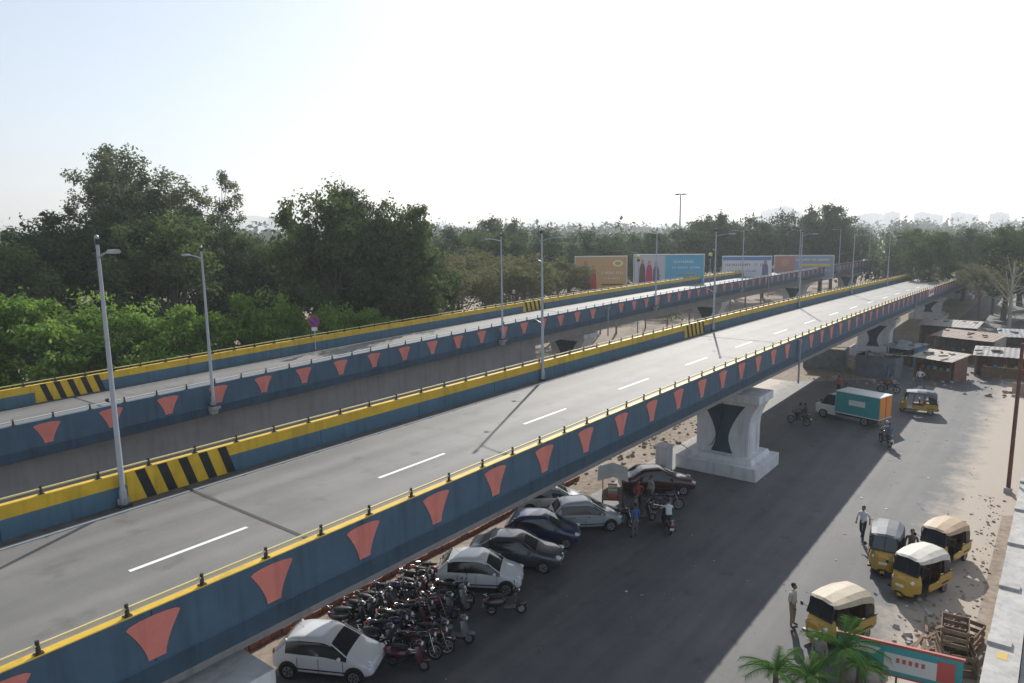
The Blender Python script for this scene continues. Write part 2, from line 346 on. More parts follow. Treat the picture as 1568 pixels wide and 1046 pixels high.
# ---------------------------------------------------------------- street lamps
pole=mat('lamp_pole_galvanised',(.36,.39,.42),.45,.5,ns=1.5,na=.12)
def lampmesh(side):
    mb=MB();mb.box((0,0,.03),(.36,.36,.06),dark);mb.tube([(0,0,.06),(0,0,.5),(0,0,.55),(0,0,8.05)],[.12,.115,.085,.045],pole,10)
    for k in range(4):
        a=k*math.pi/2;mb.box((.11*math.cos(a),.11*math.sin(a),.16),(.12,.02,.2),pole,rot=a)
    mb.ell((0,0,8.07),(.07,.07,.08),pole,8,4)
    y=side
    mb.tube([(0,0,7.5),(0,y*.5,7.62),(0,y*1.05,7.68)],[.03,.025,.025],pole,6)
    mb.box((0,y*1.3,7.7),(.22,.56,.08),mat('lamp_head_grey',(.3,.31,.33),.4),taper=.8);mb.box((0,y*1.3,7.655),(.17,.45,.03),mat('lamp_lens',(.7,.7,.65),.2))
    mb.tube([(0,0,6.4),(0,-y*.28,6.48)],.02,pole,5);mb.box((0,-y*.34,6.48),(.1,.16,.09),dark)
    mb.box((0,0,7.95),(.12,.12,.16),dark)
    mb.tube([(0,0,3.1),(0,-y*.42,3.25)],.02,pole,5);mb.ell((0,-y*.47,3.22),(.09,.13,.06),dark,8,5)
    return mb.mesh('street_lamp')
L1=lampmesh(-1);L2=lampmesh(1)
for s in(8.9,30.8,54.3,77.2,100,123,146,168,190): place(L1,'street_lamp',(s,22.02,zn(s)-1.14),random.uniform(-.1,.1))
for s in(18.5,42.2,68.,93,118,143,168,190):
    place(L2,'street_lamp',(s,33.95,zf(s)-1.25),random.uniform(-.1,.1))
    mb=MB();mb.box((0,0,0),(.45,.45,.12),conc);mb.box((0,.1,-.2),(.3,.3,.3),conc,taper=1.3);mb.obj('lamp_bracket',(s,33.9,zf(s)-1.312))
# ---------------------------------------------------------------- trees
bark=mat('bark',(.14,.115,.09),.9,ns=4,na=.3)
barkp=mat('bark_pale',(.40,.37,.32),.9,ns=3,na=.25)
LM={'dark':leafm('leaf_dark',(.034,.056,.022),(.10,.135,.055),.38),'mid':leafm('leaf_mid',(.048,.08,.028),(.15,.195,.07),.42),'light':leafm('leaf_light',(.075,.15,.03),(.27,.40,.085),.48),
    'olive':leafm('leaf_olive',(.09,.095,.045),(.23,.225,.11),.38),'euc':leafm('leaf_eucalyptus',(.06,.08,.042),(.17,.20,.105),.42),'haze1':leafm('leaf_far',(.045,.068,.035),(.13,.165,.08),.34),'haze2':leafm('leaf_farther',(.06,.08,.05),(.12,.14,.09),.2)}  # haze keys: distance haze put into the leaf colours as lifted, greyer tones
def leafarr(rng,centers,rad,nper,size,flat=.75,sub=7,sig=.2,droop=0.):
    if sub>1:
        D=rng.normal(size=(len(centers)*sub,3));D/=np.linalg.norm(D,axis=1)[:,None]
        S=np.repeat(centers,sub,axis=0)+D*(np.repeat(rad,sub)*(.25+.75*rng.random(len(D))**.6))[:,None]*np.array([1,1,flat]);rr=np.repeat(rad,sub);nper=max(1,nper//sub)
    else: S=centers;rr=rad
    C=np.repeat(S,nper,axis=0);r_=np.repeat(rr,nper)
    G=rng.normal(size=C.shape);P=C+G*(r_*sig*1.25)[:,None]*np.array([1,1,flat])
    if droop: P[:,2]-=droop*np.abs(rng.normal(size=len(P)))
    Nn=G*.35+rng.normal(size=G.shape)*.6+np.array([0,0,.3]);Nn/=np.linalg.norm(Nn,axis=1)[:,None]
    A=np.cross(Nn,rng.normal(size=G.shape));A/=np.linalg.norm(A,axis=1)[:,None];B=np.cross(Nn,A)
    s=size*(.55+.8*rng.random(len(C)))[:,None]
    return np.stack([P-A*s,P+B*s*.5,P+A*s,P-B*s*.5],axis=1).reshape(-1,3)
def treemesh(name,seed,h,cr,ch,ncl,nleaf,size,lm,tr=.25,bk=bark,flat=.75,crad=(.2,.38),shape='ell',droop=0.):
    rng=np.random.default_rng(seed);zc=h-ch/2
    cs=[]
    while len(cs)<ncl:
        p=rng.uniform(-1,1,3);q=np.linalg.norm(p)
        if q>1 or q<.3: continue
        if shape=='umb' and p[2]<-.3: continue
        if shape=='euc': p[0]*=(1-.4*abs(p[2]));p[1]*=(1-.4*abs(p[2]))
        cs.append(p)
    cs=np.array(cs);C=cs*np.array([cr,cr,ch/2])*.85+np.array([0,0,zc]);C[:,:2]+=rng.normal(size=(ncl,2))*.12*cr;C[:,2]+=rng.normal(size=ncl)*.05*ch
    rad=rng.uniform(crad[0],crad[1],ncl)*cr
    V=leafarr(rng,C,rad,nleaf//ncl,size,flat,droop=droop)
    mb=MB();lean=rng.normal(size=2)*.25
    mb.tube([(0,0,-.3),(lean[0]*.4,lean[1]*.4,h*.25),(lean[0],lean[1],h*.5),(lean[0]*1.6,lean[1]*1.4,h*.85)],[tr*1.25,tr,tr*.7,tr*.2],bk,8)
    for i in rng.choice(ncl,min(ncl,22),replace=False):
        c=C[i];z0=min(c[2]-.5,h*rng.uniform(.28,.7));z0=max(z0,.3);f=z0/(h*.5)
        a=(lean[0]*min(f,1.3),lean[1]*min(f,1.3),z0);md=((a[0]+c[0])*.5,(a[1]+c[1])*.5,a[2]*.45+c[2]*.55-.2)
        mb.tube([a,md,tuple(c)],[tr*.38,tr*.22,tr*.07],bk,5)
    tv=np.array(mb.v);nT=len(tv);nq=len(V)//4
    me=bpy.data.meshes.new(name)
    allv=np.concatenate([tv,V]);me.vertices.add(len(allv));me.vertices.foreach_set('co',allv.ravel())
    li=[];ls=[];lt=[];k=0
    for f in mb.f: li+=list(f);ls.append(k);lt.append(len(f));k+=len(f)
    q=(np.arange(nq*4)+nT);li=np.concatenate([np.array(li),q]);ls=np.concatenate([np.array(ls),k+4*np.arange(nq)]);lt=np.concatenate([np.array(lt),np.full(nq,4)])
    me.loops.add(len(li));me.loops.foreach_set('vertex_index',li.astype(np.int32));me.polygons.add(len(ls));me.polygons.foreach_set('loop_start',ls.astype(np.int32));me.polygons.foreach_set('loop_total',lt.astype(np.int32))
    me.materials.append(bk);me.materials.append(LM[lm]);mi=np.concatenate([np.zeros(len(mb.f)),np.ones(nq)]).astype(np.int32);me.polygons.foreach_set('material_index',mi)
    me.update(calc_edges=True);me.validate();return me
T={}
T['euc1']=treemesh('eucalyptus_tree',1,24,4.8,17,46,15000,.17,'euc',.3,barkp,.8,(.2,.34),'euc',.35)
T['euc2']=treemesh('eucalyptus_tree',2,22,4.2,15,38,11500,.17,'euc',.26,barkp,.8,(.2,.36),'euc',.35)
T['brd1']=treemesh('broadleaf_tree',3,17,6.2,13,54,20000,.19,'dark',.4)
T['brd2']=treemesh('broadleaf_tree',4,15,5.6,11.5,46,17000,.19,'mid',.35)
T['brd3']=treemesh('broadleaf_tree',5,14,6.,10,44,16000,.2,'dark',.35)
T['lit1']=treemesh('light_green_tree',6,10,4.6,8.5,42,16000,.17,'light',.25)
T['lit2']=treemesh('light_green_tree',7,9,4.0,7.5,36,13000,.17,'light',.22)
T['oli1']=treemesh('acacia_tree',8,12,6.5,6.5,50,12000,.17,'olive',.25,bark,.45,(.16,.3),'umb')
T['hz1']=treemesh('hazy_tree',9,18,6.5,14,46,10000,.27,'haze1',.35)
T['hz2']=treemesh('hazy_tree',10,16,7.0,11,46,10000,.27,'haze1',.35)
T['bare']=treemesh('bare_tree',11,12,5,9,40,1400,.14,'olive',.22,barkp,.8,(.2,.4))
def W2(x,y): return (x*.6163+y*.7875,-x*.7875+y*.6163)
BH={'euc1':24,'euc2':22,'brd1':17,'brd2':15,'brd3':14,'lit1':10,'lit2':9,'oli1':12,'hz1':18,'hz2':16,'bare':12}
NM={'euc1':'eucalyptus_tree','euc2':'eucalyptus_tree','brd1':'broadleaf_tree','brd2':'broadleaf_tree','brd3':'broadleaf_tree','lit1':'light_green_tree','lit2':'light_green_tree','oli1':'acacia_tree','hz1':'broadleaf_tree','hz2':'broadleaf_tree','bare':'bare_tree'}
def tree(kind,x,y,h,ws=1.):
    p=W2(x,y);k=h/BH[kind];return place(T[kind],NM[kind],(p[0],p[1],0),random.uniform(0,6.28),(k*ws,k*ws,k))
for t in [('euc1',-44.5,78,25.,.95),('euc2',-40.5,76,24.4,1.),('euc2',-36.5,78,22.,1.15),('euc1',-32.5,80,22.2,.85),('euc2',-42.5,80,23.5,1.),('brd1',-46,72,17.8,1),('brd1',-38,72,18.2,1.05),('brd2',-33,70,16.6,1.),('brd3',-29.,76,15.6,.9),
  ('brd1',-53,68,16.,1),('euc2',-52.5,64,17.4,.8),('brd2',-45,63,14.,1),('brd3',-30,84,14,1),('brd2',-62,75,17,1.),
  ('lit1',-38.5,52,11.4,1.05),('lit2',-34.5,52,10.6,1),('lit1',-30.,54,10.,1),('lit2',-25.5,55,9.8,.9),('lit1',-42,50,11.9,1),('lit2',-22,57,10.4,.85),('lit1',-19.5,60,9.6,.75),
  ('brd2',-16.5,66,18.8,.78),('brd1',-13.,67,18.2,.72),('euc2',-15.,69,19.6,1.),('brd2',-10.2,66,17.2,.72),('brd1',-18.,70,14.,.75),('brd3',-8.5,70,13.6,.7),('lit1',-15.,58,9.4,.75),('lit2',-12,60,8.8,.9),
  ('oli1',-6,78,11.5,1),('oli1',0,84,12.,1),('oli1',-2.5,95,12.5,1),('oli1',6,96,11.,.9),('oli1',-10,90,13,1),('brd3',-24,92,13.5,1),('brd3',-30,100,14.5,1.),
  ('brd2',-4,112,14.5,1),('hz2',2,118,16,1),('hz1',-9,120,16.5,.9),('hz2',10,125,15.5,1),('hz1',-2,135,18.5,.9),
  ('hz2',18,130,14.6,1.),('hz1',26,138,15.2,1),('hz2',33,142,15.5,1),('hz1',38,145,17.5,.9),('hz1',42,147,19,.7),('hz2',47,150,18.,.9),('hz1',53,150,17,.9),('hz2',61,152,19,.8),('hz1',66,152,20.8,.85),('hz1',71,158,18,.9),('hz2',78,165,15.5,1),
  ('brd1',92,128,15.5,1.1),('brd3',97,120,14.5,1.1),('brd1',88,138,14.5,1.),('brd3',100,112,13.,1.1),('oli1',94,108,11,1),('brd2',84,150,14,1),('hz2',104,140,15.5,1.2),
  ('brd1',76,109,14.6,1.),('brd3',84,113,15.2,1.1),('brd2',72,122,13.5,.9),('bare',70,99,11.5,1.1),('bare',77,98,10,1.),('brd3',79,116,10,.8),('oli1',86,104,9,.9),('brd3',93,100,12,1.),('brd3',78,103,10.5,.9),('oli1',71,107,9,.8)]: tree(*t)
def leafmass(name,specs,lm,size,nper,ncl,seed,flat=.8):
    rng=np.random.default_rng(seed);CC=[];RR=[]
    for (x,y,h,r) in specs:
        p=W2(x,y)
        for i in range(ncl):
            q=rng.normal(size=3);q/=np.linalg.norm(q);q*=rng.random()**.5
            CC.append((p[0]+q[0]*r*.8,p[1]+q[1]*r*.8,h*.55+q[2]*h*.38));RR.append(r*rng.uniform(.3,.55))
    V=leafarr(rng,np.array(CC),np.array(RR),nper,size,flat,sub=3,sig=.28);V[:,2]=np.maximum(V[:,2],.02+.3*rng.random(len(V)))
    nq=len(V)//4;me=bpy.data.meshes.new(name);me.vertices.add(len(V));me.vertices.foreach_set('co',V.ravel());me.loops.add(nq*4);me.loops.foreach_set('vertex_index',np.arange(nq*4,dtype=np.int32))
    me.polygons.add(nq);me.polygons.foreach_set('loop_start',(4*np.arange(nq)).astype(np.int32));me.polygons.foreach_set('loop_total',np.full(nq,4,dtype=np.int32));me.materials.append(LM[lm]);me.update(calc_edges=True)
    return place(me,name)
rg=random.Random(5)
sp=[]
for i in range(70):
    t=i/70;x=-60+rg.uniform(0,95);y=66+(x+60)*.62+rg.uniform(-4,16) if x>-20 else rg.uniform(60,90)
    sp.append((x,y,rg.uniform(2.5,6.),rg.uniform(2.5,4.)))
leafmass('undergrowth_shrubs',sp,'mid',.22,80,9,3)
sp=[]
for i in range(230):
    y=rg.uniform(150,420);x=rg.uniform(-.85,.95)*y
    sp.append((x,y,rg.uniform(10,14.5)+(y-150)*.004,rg.uniform(6,10)))
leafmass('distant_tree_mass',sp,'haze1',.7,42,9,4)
sp=[]
for i in range(240):
    y=rg.uniform(430,1100);x=rg.uniform(-.85,1.0)*y
    sp.append((x,y,rg.uniform(11,17),rg.uniform(12,22)))
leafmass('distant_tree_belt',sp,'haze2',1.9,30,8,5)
# ---------------------------------------------------------------- skyline, hills
bm=mat('pale_building_wall',(.66,.68,.7),.9);bw=mat('building_window',(.4,.44,.48),.6)  # distance haze painted in: wall and window colours kept pale
def tower(x,y,w,dp,h):
    mb=MB();mb.box((0,0,h/2),(dp,w,h),bm);nfl=int(h/3.4)
    mb.box((0,0,h+1.5),(dp*.4,w*.4,3),bm)
    for f in range(1,nfl):
        for k in range(max(2,int(w/4.5))):
            yy=-w/2+(k+.5)*w/max(2,int(w/4.5));mb.box((-dp/2-.05,yy,f*3.4),(.2,2.2,1.5),bw)
        for k in range(max(2,int(dp/4.5))):
            xx=-dp/2+(k+.5)*dp/max(2,int(dp/4.5));mb.box((xx,-w/2-.05,f*3.4),(2.2,.2,1.5),bw)
    p=W2(x*1.45,y*1.45);mb.obj('apartment_tower',(p[0],p[1],0),random.uniform(-.2,.2),scale=(1.45,1.45,1.3))
for a in [(505,1400,30,20,44),(530,1400,34,20,50),(556,1420,30,22,42),(585,1400,26,20,34),(690,1400,24,18,32),(715,1420,28,18,34),(742,1400,22,18,36),(765,1450,26,18,32),(800,1400,24,18,34),(835,1420,30,18,29),(870,1400,24,18,33),(905,1420,26,18,29),(950,1400,28,18,31),(-470,1450,34,20,42),(-445,1450,26,20,36),(480,1380,24,18,30),(640,1400,40,18,27)]: tower(*a)
hm=mat('hill_scrub',(.16,.2,.17),1.);mb=MB();N=60;vs=[];fs=[]
for i in range(N+1):
    x=-3200+i*5600/N;h=70*math.exp(-((x+1400)/900)**2)+25*math.exp(-((x-300)/600)**2)+10*math.sin(i*.9)+22+8*math.sin(i*2.3)
    for y,z in((2700,-5),(3000,max(h*.85,6)),(3400,-5)):
        p=W2(x,y);vs.append((p[0],p[1],z))
for i in range(N):
    for k in(0,1): a=i*3+k;fs.append((a,a+3,a+4,a+1))
mb.add(vs,fs,hm,True);mb.obj('distant_hills')
# ---------------------------------------------------------------- billboards, signs, mast
def plateM(mb,pts,y,m): mb.add([(p[0],y,p[1]) for p in pts],[tuple(range(len(pts)))],m)
def disc(cx,cz,rx,rz,n=14): return [(cx+rx*math.cos(2*math.pi*i/n),cz+rz*math.sin(2*math.pi*i/n)) for i in range(n)]
def billboard(x,y,w,h,zc,bg,art):
    mb=MB();stl=mat('billboard_steel',(.2,.2,.21),.6);q=random.Random(int(x))
    mb.box((0,0,zc),(w,.16,h),mat('billboard_'+bg[0],bg[1],.6));e=.12
    for zz in(zc-h/2-e/2,zc+h/2+e/2): mb.box((0,0,zz),(w+2*e,.22,e),mat('billboard_frame',(.6,.6,.58),.5))
    for xx in(-w/2-e/2,w/2+e/2): mb.box((xx,0,zc),(e,.22,h),mat('billboard_frame',(.6,.6,.58),.5))
    for xx in(-w*.32,0,w*.32):
        mb.tube([(xx,.35,0),(xx,.35,zc+h/2)],.12,stl,8)
        mb.tube([(xx,.35,zc-h/2-.3),(xx,1.8,0)],.07,stl,6)
    for zz in(zc-h/2+.2,zc,zc+h/2-.2): mb.box((0,.2,zz),(w,.08,.1),stl)
    y0=-.09
    for i,(kind,cx,cz,sx,sz,c) in enumerate(art):
        m=mat('print_%02d%02d%02d'%tuple(int(v*99) for v in c),c,.6);yy=y0-.006*(i+1)
        cx*=w;cz=zc+cz*h;sx*=w;sz*=h
        if kind=='r': plateM(mb,[(cx-sx/2,cz-sz/2),(cx+sx/2,cz-sz/2),(cx+sx/2,cz+sz/2),(cx-sx/2,cz+sz/2)],yy,m)
        if kind=='d': plateM(mb,disc(cx,cz,sx/2,sz/2),yy,m)
        if kind=='b': plateM(mb,[(cx-sx*.5,cz-sz/2),(cx+sx*.5,cz-sz/2),(cx+sx*.42,cz+sz*.25),(cx+sx*.2,cz+sz/2),(cx-sx*.2,cz+sz/2),(cx-sx*.42,cz+sz*.25)],yy,m)
        if kind=='t':
            a=cx-sx/2;step=sz*.62
            while a<cx+sx/2:
                if q.random()>.15:
                    hh=sz/2*q.uniform(.6,1);plateM(mb,[(a,cz-sz/2),(a+step*.28,cz-sz/2),(a+step*.38,cz+hh),(a+step*.1,cz+hh)],yy,m)
                    if q.random()>.4: zz=cz-sz/2+sz*.4*q.random();plateM(mb,[(a,zz),(a+step*.7,zz),(a+step*.7,zz+sz*.2),(a,zz+sz*.2)],yy-.002,m)
                a+=step
    p=W2(x,y);ang=math.atan2(p[1],p[0])-math.pi/2
    return mb.obj('billboard',(p[0],p[1],0),ang+.05)
sk_=(.5,.28,.18)
billboard(12.6,100,7.1,4.5,8.7,('orange',(.62,.38,.18)),[('b',-.3,-.12,.16,.72,(.12,.2,.35)),('d',-.3,.3,.08,.17,sk_),('b',-.16,-.2,.15,.6,(.5,.08,.06)),('d',-.15,.18,.075,.16,sk_),('r',-.27,-.1,.22,.1,(.5,.08,.06)),('d',.33,.3,.2,.2,(.8,.75,.6)),('d',.33,.3,.12,.12,(.6,.4,.05)),('t',.22,.02,.4,.09,(.8,.8,.75)),('t',.22,-.16,.3,.06,(.8,.8,.75)),('r',.22,-.36,.42,.05,(.25,.1,.05))])
billboard(23.2,105,10.,4.3,8.75,('sky_blue',(.12,.40,.58)),[('r',-.27,0,.44,.98,(.5,.52,.58)),('b',-.38,-.12,.1,.7,(.1,.08,.1)),('d',-.38,.28,.05,.16,sk_),('b',-.28,-.14,.1,.65,(.45,.05,.12)),('d',-.28,.24,.05,.16,sk_),('b',-.18,-.16,.1,.6,(.15,.12,.2)),('d',-.18,.2,.05,.16,sk_),('t',.25,.28,.36,.1,(.8,.8,.8)),('t',.25,.08,.4,.08,(.8,.8,.8)),('t',.25,-.12,.3,.06,(.75,.6,.1)),('r',.25,-.37,.44,.12,(.05,.12,.3))])
billboard(39.,118,7.6,3.9,8.,('pale',(.66,.66,.68)),[('r',0,.42,1.,.14,(.12,.25,.5)),('t',-.05,.17,.8,.12,(.45,.08,.1)),('b',.38,-.1,.14,.7,(.15,.15,.3)),('d',.38,.28,.07,.16,sk_),('t',-.1,-.1,.6,.08,(.1,.15,.35))])
billboard(52.5,128,9.8,3.9,7.6,('grey_blue',(.28,.33,.4)),[('r',-.32,0,.34,1,(.45,.22,.18)),('d',-.32,.2,.14,.35,sk_),('t',.15,.33,.55,.1,(.85,.85,.85)),('r',.2,.08,.5,.1,(.7,.5,.1)),('t',.2,-.15,.5,.08,(.85,.85,.85))])
def utility(x,y,h,r=.1,head=None):
    mb=MB();mb.tube([(0,0,0),(0,0,h)],[r,r*.6],pole,8)
    if head=='mast':
        mb.torus((0,0,h-.1),.9,.05,pole,'z')
        for k in range(6): a=k*math.pi/3;mb.tube([(0,0,h-.2),(.9*math.cos(a),.9*math.sin(a),h-.1)],.03,pole,5);mb.box((math.cos(a),math.sin(a),h-.2),(.4,.3,.25),dark,rot=a)
    if head=='box': mb.box((0,0,h-.1),(.5,.4,.4),mat('yellow_box',(.6,.45,.1)));mb.box((0,0,h-.5),(.3,.3,.3),dark)
    p=W2(x,y);mb.obj({'mast':'high_mast_light','box':'signal_pole'}.get(head,'utility_pole'),(p[0],p[1],0))
utility(35.3,150,21.8,.22,'mast');utility(17.5,98,11,.08,'box');utility(29.3,105,11,.08,'box');utility(66,160,12.5);utility(83,165,13)
def cyl(mb,c,r,t,m,ax='x',n=20):
    c=Vector(c);a=Vector({'x':(t/2,0,0),'y':(0,t/2,0),'z':(0,0,t/2)}[ax]);mb.tube([c-a,c+a],r,m,n)
mb=MB();mb.tube([(0,0,0),(0,0,2.35)],.035,steel,8);mb.M=Matrix.Rotation(-2.2,4,'Z')
cyl(mb,(.05,0,2.1),.38,.02,mat('sign_red',(.55,.02,.03)));cyl(mb,(.064,0,2.1),.3,.02,mat('sign_blue',(.03,.06,.35)))
mb.box((.079,0,2.1),(.006,.08,.66),mat('sign_red',(.55,.02,.03)),rot=Matrix.Rotation(R(45),3,'X'));mb.box((.04,0,1.55),(.02,.4,.25),mat('sign_plate_white',(.7,.7,.7)))
mb.obj('no_parking_sign',(31.,42.2,zf(31)-1.14))
# ---------------------------------------------------------------- vehicles
gl=glassm();tyre=mat('tyre_rubber',(.02,.02,.02),.85);rim=mat('wheel_rim_silver',(.5,.5,.52),.3,.8);chrome=mat('chrome',(.7,.7,.7),.15,1.)
lampw=mat('headlamp_lens',(.75,.77,.8),.1,coat=1.);lampr=mat('tail_lamp_lens',(.4,.01,.01),.2,coat=1.);plate=mat('number_plate',(.75,.75,.7),.5);orangel=mat('indicator_lens',(.7,.25,.02),.2)
def wheel(mb,x,y,z,r,w,side):
    cyl(mb,(x,y,z),r,w,tyre,'y',22);cyl(mb,(x,y+side*w*.5,z),r*.66,.02,rim,'y',18)
    for k in range(5):
        a=k*2*math.pi/5;mb.box((x+.4*r*math.cos(a+.6),y+side*(w*.5+.012),z+.4*r*math.sin(a+.6)),(r*.22,.006,r*.22),dark,rot=Matrix.Rotation(-a,3,'Y'))
    cyl(mb,(x,y+side*(w*.5+.015),z),r*.14,.02,dark,'y',10)
def car(cname,color,kind='hatch',seed=0):
    pm=mat(cname,color,.28,.0,coat=1.,spec=.5)
    if kind=='hatch':
        S=[(1.80,.56,.34,.50,.56,.44),(1.76,.68,.26,.60,.68,.56),(1.55,.77,.22,.72,.80,.66),(1.15,.80,.2,.79,.90,.70),(1.02,.80,.2,.82,.95,.72),(.26,.80,.2,.86,1.42,.62),(.04,.80,.2,.86,1.49,.64),(-.07,.80,.2,.86,1.495,.64),(-.12,.80,.2,.86,1.495,.64),(-.80,.80,.2,.87,1.48,.63),(-.85,.80,.2,.87,1.475,.63),(-1.30,.79,.22,.90,1.40,.60),(-1.68,.76,.24,.92,.98,.68),(-1.79,.72,.28,.82,.86,.64),(-1.82,.66,.34,.70,.76,.54)]
        wx=(1.18,-1.18)
    else:
        S=[(2.12,.56,.32,.50,.56,.44),(2.06,.70,.26,.62,.68,.56),(1.8,.80,.22,.72,.80,.66),(1.3,.83,.2,.80,.90,.72),(1.06,.83,.2,.83,.95,.74),(.32,.83,.2,.87,1.38,.61),(.1,.83,.2,.87,1.445,.63),(-.07,.83,.2,.87,1.45,.63),(-.12,.83,.2,.87,1.45,.63),(-.80,.83,.2,.88,1.44,.62),(-.85,.83,.2,.88,1.435,.62),(-1.08,.83,.2,.88,1.37,.6),(-1.62,.82,.22,.92,1.02,.71),(-1.98,.79,.24,.90,1.0,.68),(-2.1,.72,.3,.80,.9,.6),(-2.13,.66,.34,.70,.76,.54)]
        wx=(1.33,-1.33)
    mb=MB();rings=[]
    for (x,hw,zb,zbelt,zr,rw) in S:
        h=[(0,zb),(hw*.86,zb),(hw*.965,zb+.10),(hw,(zb+zbelt)*.5),(hw*.97,zbelt),(rw,zr-.05),(rw*.86,zr),(0,zr+.025)]
        rings.append([(x,p[0],p[1]) for p in h]+[(x,-p[0],p[1]) for p in h[-2:0:-1]])
    def mf(i,k):
        kk=k if k<7 else 13-k
        if i==4 and kk in(5,6): return gl
        if i==11 and kk in(5,6): return gl
        if 4<=i<=10 and kk==4: return gl
        return pm if kk>0 else dark
    b=MB();b.loft(rings,mf,True,pm)
    me=b.mesh('car_body',weld=True);o=bpy.data.objects.new('tmp',me);COL.objects.link(o)
    ss=o.modifiers.new('s','SUBSURF');ss.levels=2;ss.render_levels=2
    dg=bpy.context.evaluated_depsgraph_get();ev=o.evaluated_get(dg).to_mesh();vs=[v.co.copy() for v in ev.vertices]
    for p in ev.polygons:
        mb.f.append(tuple(p.vertices));mb.m.append(mb.mi(b.mats[p.material_index]));mb.sm.append(True)
    mb.v=[tuple(v) for v in vs];o.evaluated_get(dg).to_mesh_clear();bpy.data.objects.remove(o)
    hw=S[6][1];xf=S[0][0];xr=S[-1][0];r=.285
    for x in wx:
        for sd_ in(-1,1):
            cyl(mb,(x,sd_*(hw-.09),r+.03),.345,.19,dark,'y',24);wheel(mb,x,sd_*(hw-.06),r,r,.17,sd_)
    for sd_ in(-1,1):
        mb.ell((xf-.17,sd_*.56,.66),(.17,.14,.09),lampw,12,6);mb.ell((xr+.10,sd_*.62,.86 if kind=='hatch' else .8),(.08,.09,.14 if kind=='hatch' else .09),lampr,10,6)
        mb.ell((.70,sd_*(hw+.09),.95),(.07,.1,.075),pm,10,6);mb.tube([(.70,sd_*(hw-.05),.90),(.70,sd_*(hw+.05),.93)],.02,dark,5)
        for xs in(.80,-.08,-.84): mb.box((xs,sd_*(hw-.004),.57),(.012,.012,.5),dark)
        for xs in(.10,-.66): mb.box((xs,sd_*(hw-.002),.78),(.14,.02,.025),pm if seed else dark)
        mb.box((0,sd_*(hw-.006),.42),(1.9,.02,.04),dark)
        mb.tube([(S[4][0]-.06,sd_*.72,.91),(S[5][0]+.03,sd_*.62,1.36)],.024,pm,6)
        mb.tube([(S[11][0]+.04,sd_*.605,1.34),(S[12][0]+.03,sd_*.69,.96)],.06,pm,6)
        mb.ell((xf-.06,sd_*.5,.36),(.05,.07,.05),lampw,8,5)
    mb.box((xf-.05,0,.60),(.03,.62,.09),dark);mb.box((xf-.03,0,.38),(.04,.86,.13),dark);mb.box((xf+.0,0,.47),(.02,.42,.1),plate);mb.box((xf-.02,0,.6),(.02,.12,.06),chrome)
    mb.box((xr+.03,0,.42),(.05,1.1,.14),dark if seed else pm);mb.box((xr+.0,0,.6),(.02,.42,.1),plate)
    mb.tube([(-.9,0,1.47),(-1.15,0,1.6)],.006,dark,4)
    return mb.mesh('parked_car')
white=(.74,.75,.76)
HD=math.atan2(-.9,.42)
cars=[('car_paint_white',white,'hatch',13.85,19.0,HD+.05,1),('car_paint_white_b',(.70,.72,.73),'hatch',21.4,18.6,HD+.12,1),('car_paint_graphite',(.045,.06,.075),'sedan',23.9,18.6,HD+.05,0),
      ('car_paint_navy',(.02,.035,.10),'hatch',26.5,19.0,HD+.1,0),('car_paint_silver',(.38,.42,.43),'hatch',29.2,18.3,HD+.3,0),('car_paint_maroon',(.06,.012,.016),'sedan',35.8,17.6,HD+.25,0),('car_paint_grey',(.4,.42,.42),'hatch',30.,21.0,HD+.3,0)]
for nme,c,k,s,w,a,sd0 in cars: place(car(nme,c,k,sd0),'parked_car',(s,w,.004),a)
